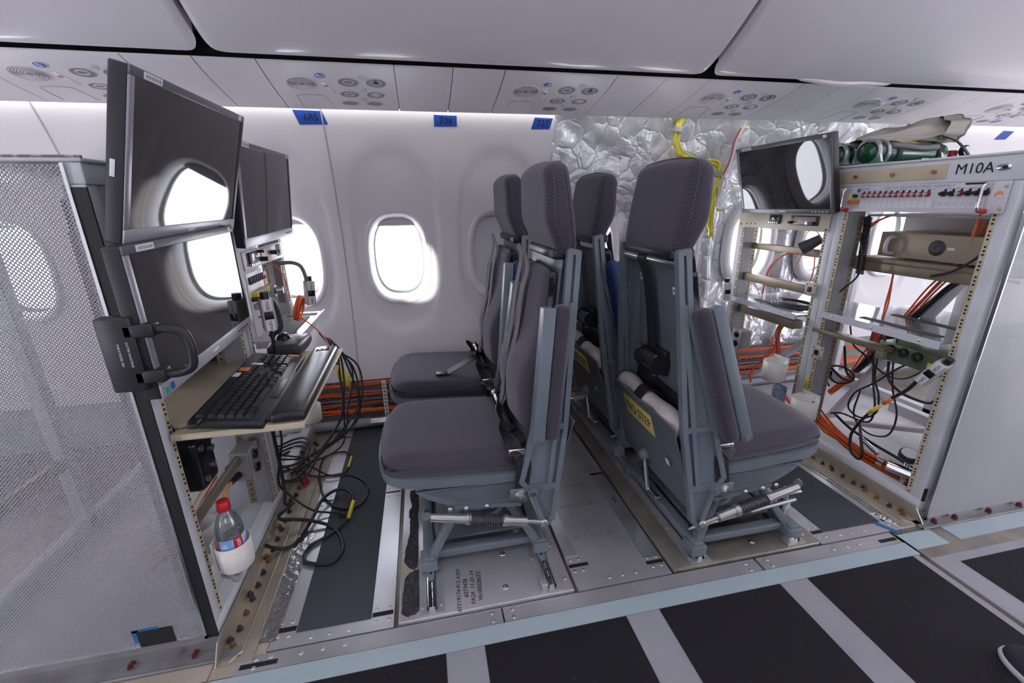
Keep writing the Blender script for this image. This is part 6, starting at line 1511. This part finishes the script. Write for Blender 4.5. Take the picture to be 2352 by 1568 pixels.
cab('cable_bundle', 'pair of thin orange wires hanging down behind the near clear shelf', fan_([(1.86, 1.47, .87), (1.85, 1.40, .845), (1.85, 1.385, .80), (1.85, 1.385, .70), (1.85, 1.38, .64)], 3, .010, .0026, [ORANGE], 17), 'cables', G_)
cab('cable_bundle', 'orange and yellow leads under the breaker panel', fan_([(1.82, 1.42, 1.06), (1.80, 1.47, 1.03), (1.79, 1.50, .99), (1.79, 1.515, .97)], 3, .006, .0032, [ORANGE, YEL2], 18)+fan_([(1.84, 1.16, 1.06), (1.84, 1.16, 1.0), (1.85, 1.18, .93), (1.87, 1.22, .86)], 5, .012, .003, [ORANGE], 19), 'cables', G_)
mb = MB(); mb.tube([V((1.775-.00005*k, 1.485-.00012*k, 1.05-.00095*k))+V((math.cos(k*.9)*.012, math.sin(k*.9)*.012, 0)) for k in range(240)], .0030, 6, raw=True)
tag(mb.build('coiled_lead', [BLACKP]), 'black coiled telephone-style lead hanging at the left of the near bay', 'cable', G_)
cab('black_cable', 'black cable hanging from the right end of the breaker panel', [([(1.78, 1.075, 1.06), (1.79, 1.08, .99), (1.79, 1.10, .93), (1.79, 1.16, .875), (1.79, 1.22, .85)], .0042, BLACKP)], group=G_)
cab('black_cable', 'black cable curving from the coiled lead down to the clear shelf', [([(1.74, 1.47, .97), (1.735, 1.44, .90), (1.735, 1.44, .82), (1.74, 1.49, .76), (1.745, 1.52, .72), (1.745, 1.52, .66)], .0036, BLACKP)], group=G_)
for lb_, sp in [
 ('black cable making a long drooping loop below the near clear shelf', ([(1.78, 1.30, .62), (1.77, 1.31, .52), (1.77, 1.30, .42), (1.77, 1.27, .36), (1.78, 1.27, .28), (1.80, 1.34, .22), (1.80, 1.40, .24), (1.79, 1.38, .32), (1.77, 1.30, .40), (1.77, 1.22, .50), (1.79, 1.18, .54)], .004, BLACKP)),
 ('black cable hanging almost straight down beside the drooping loop', ([(1.79, 1.33, .62), (1.78, 1.33, .50), (1.78, 1.31, .40), (1.78, 1.28, .30), (1.79, 1.30, .22), (1.80, 1.42, .20), (1.81, 1.48, .17)], .004, BLACKP)),
 ('thick black cable sagging from the greenish unit towards the near post', ([(1.79, 1.28, .50), (1.77, 1.25, .44), (1.76, 1.19, .41), (1.76, 1.12, .405), (1.76, 1.08, .42), (1.77, 1.07, .48), (1.79, 1.08, .52)], .005, BLACKP)),
 ('short curled black cable behind the middle post of the right rack', ([(1.80, 1.48, .50), (1.79, 1.44, .40), (1.79, 1.40, .37), (1.79, 1.45, .36), (1.80, 1.52, .38), (1.81, 1.54, .34)], .005, BLACKP)),
 ('thin black cable crossing the near bay to the tangle on the left', ([(1.78, 1.46, .60), (1.77, 1.42, .53), (1.77, 1.36, .50), (1.78, 1.28, .45), (1.77, 1.20, .46), (1.78, 1.14, .52)], .0032, BLACKP)),
 ('second drooping black loop close behind the first', ([(1.80, 1.28, .62), (1.80, 1.27, .50), (1.79, 1.24, .40), (1.79, 1.20, .30), (1.80, 1.22, .20), (1.80, 1.30, .17), (1.80, 1.37, .22), (1.79, 1.36, .34)], .0036, BLACKP)),
 ('coiled black cable heap low on the left of the near bay', ([(1.80, 1.54, .36), (1.79, 1.48, .33), (1.79, 1.42, .35), (1.79, 1.40, .39), (1.79, 1.45, .41), (1.80, 1.52, .39), (1.80, 1.55, .34), (1.79, 1.50, .30)], .0042, BLACKP)),
 ('thick black cable lying along the orange bundle at the rack foot', ([(1.86, 1.50, .15), (1.84, 1.40, .13), (1.83, 1.28, .12), (1.82, 1.18, .12), (1.82, 1.10, .11)], .006, BLACKP))]:
    cab('black_cable', lb_, [sp], group=G_)
cab('headset_lead', 'black lead with orange and yellow sleeves hanging from the near VOX box', [
 ([(1.655, 1.075, .52), (1.655, 1.10, .47), (1.655, 1.14, .42)], .0065, BLACKP), ([(1.655, 1.14, .42), (1.655, 1.165, .385)], .0075, ORANGEL), ([(1.655, 1.175, .37), (1.655, 1.205, .325)], .0075, YEL2),
 ([(1.655, 1.205, .325), (1.655, 1.235, .26), (1.655, 1.25, .20), (1.655, 1.235, .14), (1.655, 1.20, .125), (1.655, 1.19, .15), (1.66, 1.21, .20), (1.70, 1.26, .24)], .0055, BLACKP)])
cab('red_lead', 'thin red and orange leads in the far bay under the spot lamp', [([(1.74, 1.72, .92), (1.74, 1.74, .86), (1.74, 1.76, .80), (1.74, 1.765, .72)], .0018, RED), ([(1.74, 1.66, .87), (1.73, 1.645, .82), (1.73, 1.65, .77), (1.73, 1.66, .75)], .003, ORANGE)], group=G_)
# left rack cables
G2 = 'cables of the left rack'
L_ = []
rn = random.Random(31)
for k in range(7):
    a = k*.012
    q = rn.uniform; L_.append(([(-.40-.01*k, 1.80+.02*k, .60), (-.372-a*.3+q(-.01, .01), 1.78+a, .56+q(-.02, .02)), (-.365+.008*k+q(-.02, .02), 1.76+.02*k, .45), (-.385+.012*k+q(-.03, .03), 1.72+.02*k+q(-.02, .02), .30), (-.45+.014*k+q(-.03, .03), 1.66+.03*k, .17+q(-.03, .03)), (-.54+q(-.02, .02), 1.62+.02*k, .10+q(-.02, .04)), (-.64, 1.60+.02*k, .085+.01*k)], .0040, BLACKP))
    if k < 5: L_.append(([(-.374+.006*k, 1.77+.02*k, .50-.02*k), (-.373+.006*k, 1.765+.02*k, .44-.02*k)],   .0055, YEL2))
cab('cable_bundle', 'bundle of black cables with yellow tags falling from the far left shelf', L_, 'cables', G2)
cab('black_cable', 'black cables looped in a coil on the floor inside the far left bay', [([V((-.66+.085*math.cos(t)+.01*k, 1.80+.11*math.sin(t), .05+.02*k+.01*math.sin(t*2))) for t in [2*math.pi*j/12 for j in range(13)]], .0052, BLACKP) for k in range(4)], group=G2)
def fp(px, py, z=.008): p = onz(px, py, z); return (p.x, p.y, z)
cab('black_cable', 'thick black cable snaking in loops over the grip mat left of the front seat', [
 ([(-.575, 1.53, .60), (-.578, 1.54, .40), (-.577, 1.545, .20), (-.574, 1.53, .10), (-.570, 1.50, .066), (-.55, 1.49, .06), fp(640, 1190, .05), fp(705, 1194, .03), fp(760, 1208), fp(783, 1235), fp(786, 1265), fp(765, 1290), fp(735, 1295), fp(702, 1290), fp(700, 1272), fp(715, 1252), fp(745, 1235), fp(775, 1215), fp(800, 1190, .02)], .0062, BLACKP),
 ([fp(800, 1190, .02), fp(812, 1150, .03)], .0072, YEL2),
 ([fp(812, 1150, .03), fp(806, 1132, .03), fp(790, 1123, .03), fp(765, 1128, .03), fp(738, 1150, .03), fp(718, 1190, .02), fp(690, 1235), fp(665, 1256), fp(630, 1258, .02), fp(585, 1243, .04)], .0062, BLACKP)], group=G2)
cab('black_cable', 'long thin black cable curving over the floor around the grip mat', [
 ([fp(705, 1065, .05), fp(735, 1082, .03), fp(760, 1092, .02), fp(800, 1090), fp(830, 1100), fp(845, 1120), fp(838, 1148), fp(810, 1166), fp(775, 1165), fp(745, 1142), fp(735, 1105), fp(735, 1075), fp(745, 1052), fp(770, 1040), fp(795, 1038), fp(808, 1048)], .0042, BLACKP),
 ([fp(808, 1048), fp(800, 1073)], .0055, YEL2), ([fp(800, 1073), fp(790, 1085), fp(770, 1090), fp(735, 1094), fp(705, 1090, .03), fp(690, 1078, .05)], .0042, BLACKP)], group=G2)
cab('black_cable', 'thin black cable with a round plug running down from the keyboard tray', [
 ([(-.570, 1.545, .60), (-.565, 1.55, .42), (-.56, 1.56, .30), fp(640, 1105, .12), fp(670, 1140, .06), fp(715, 1170, .03), fp(750, 1176, .015), fp(778, 1178, .012)], .0040, BLACKP), ([fp(778, 1178, .012), fp(800, 1182, .014)], .0075, BLACKP)], group=G2)
cab('wire_bundle', 'thin orange and yellow wires tangled behind the middle post of the left rack', fan_([(-.63, 1.66, .50), (-.62, 1.69, .42), (-.63, 1.70, .34), (-.63, 1.68, .25), (-.64, 1.66, .18)], 4, .025, .0028, [ORANGE, YEL2], 41), 'wires', G2)
cab('wire_bundle', 'thin orange and yellow wires lying behind the water bottle', fan_([(-.80, 1.15, .20), (-.78, 1.25, .16), (-.76, 1.36, .19), (-.75, 1.48, .22)], 5, .03, .003, [ORANGE, YEL2], 42), 'wires', G2)
p = onx(716, 945, -.556); cup_holder('white cup holder under the far end of the wrist rest', (p.x, p.y, p.z-.045), 1)
# toe of a shoe just inside the bottom right corner
sx_, sy_ = onz(2345, 1552, .0).x, onz(2345, 1552, .0).y
sh_ = thing('shoe', 'dark shoe toe with a pale sole edge at the bottom right corner', 'shoe', (sx_+.03, sy_-.03, .0015))
def toe(s, t, k=1.0):
    a = math.pi*2*s; r = (1-t*t)**.5 if t < 1 else 0
    return V((.050*k*r*math.cos(a), .085*k*r*math.sin(a), .016+.045*t))
mb = MB(); mb.grid(lambda u, v: toe(u, v), 28, 10); mb.build('shoe_upper', [mat('shoe_dark', (.03, .03, .04), .7)], sh_, local=True)
mb = MB(); mb.lathe([(.0001, 0), (1.0, 0), (1.04, .008), (1.0, .017), (.0001, .017)], 28, M=Matrix.Diagonal((.052, .088, 1, 1))); mb.build('shoe_sole', [mat('sole_pale', (.55, .55, .60), .6)], sh_, 'pale rubber sole', local=True)
mb = MB(); p = V(fp(703, 1112, .004)); mb.cyl(p, p+V((0, 0, .022)), .014, n=16); mb.cyl(p+V((0, 0, .022)), p+V((.004, .01, .045)), .006, n=10); P_(mb, 'red_knob', RED, LR, 'small red knob')
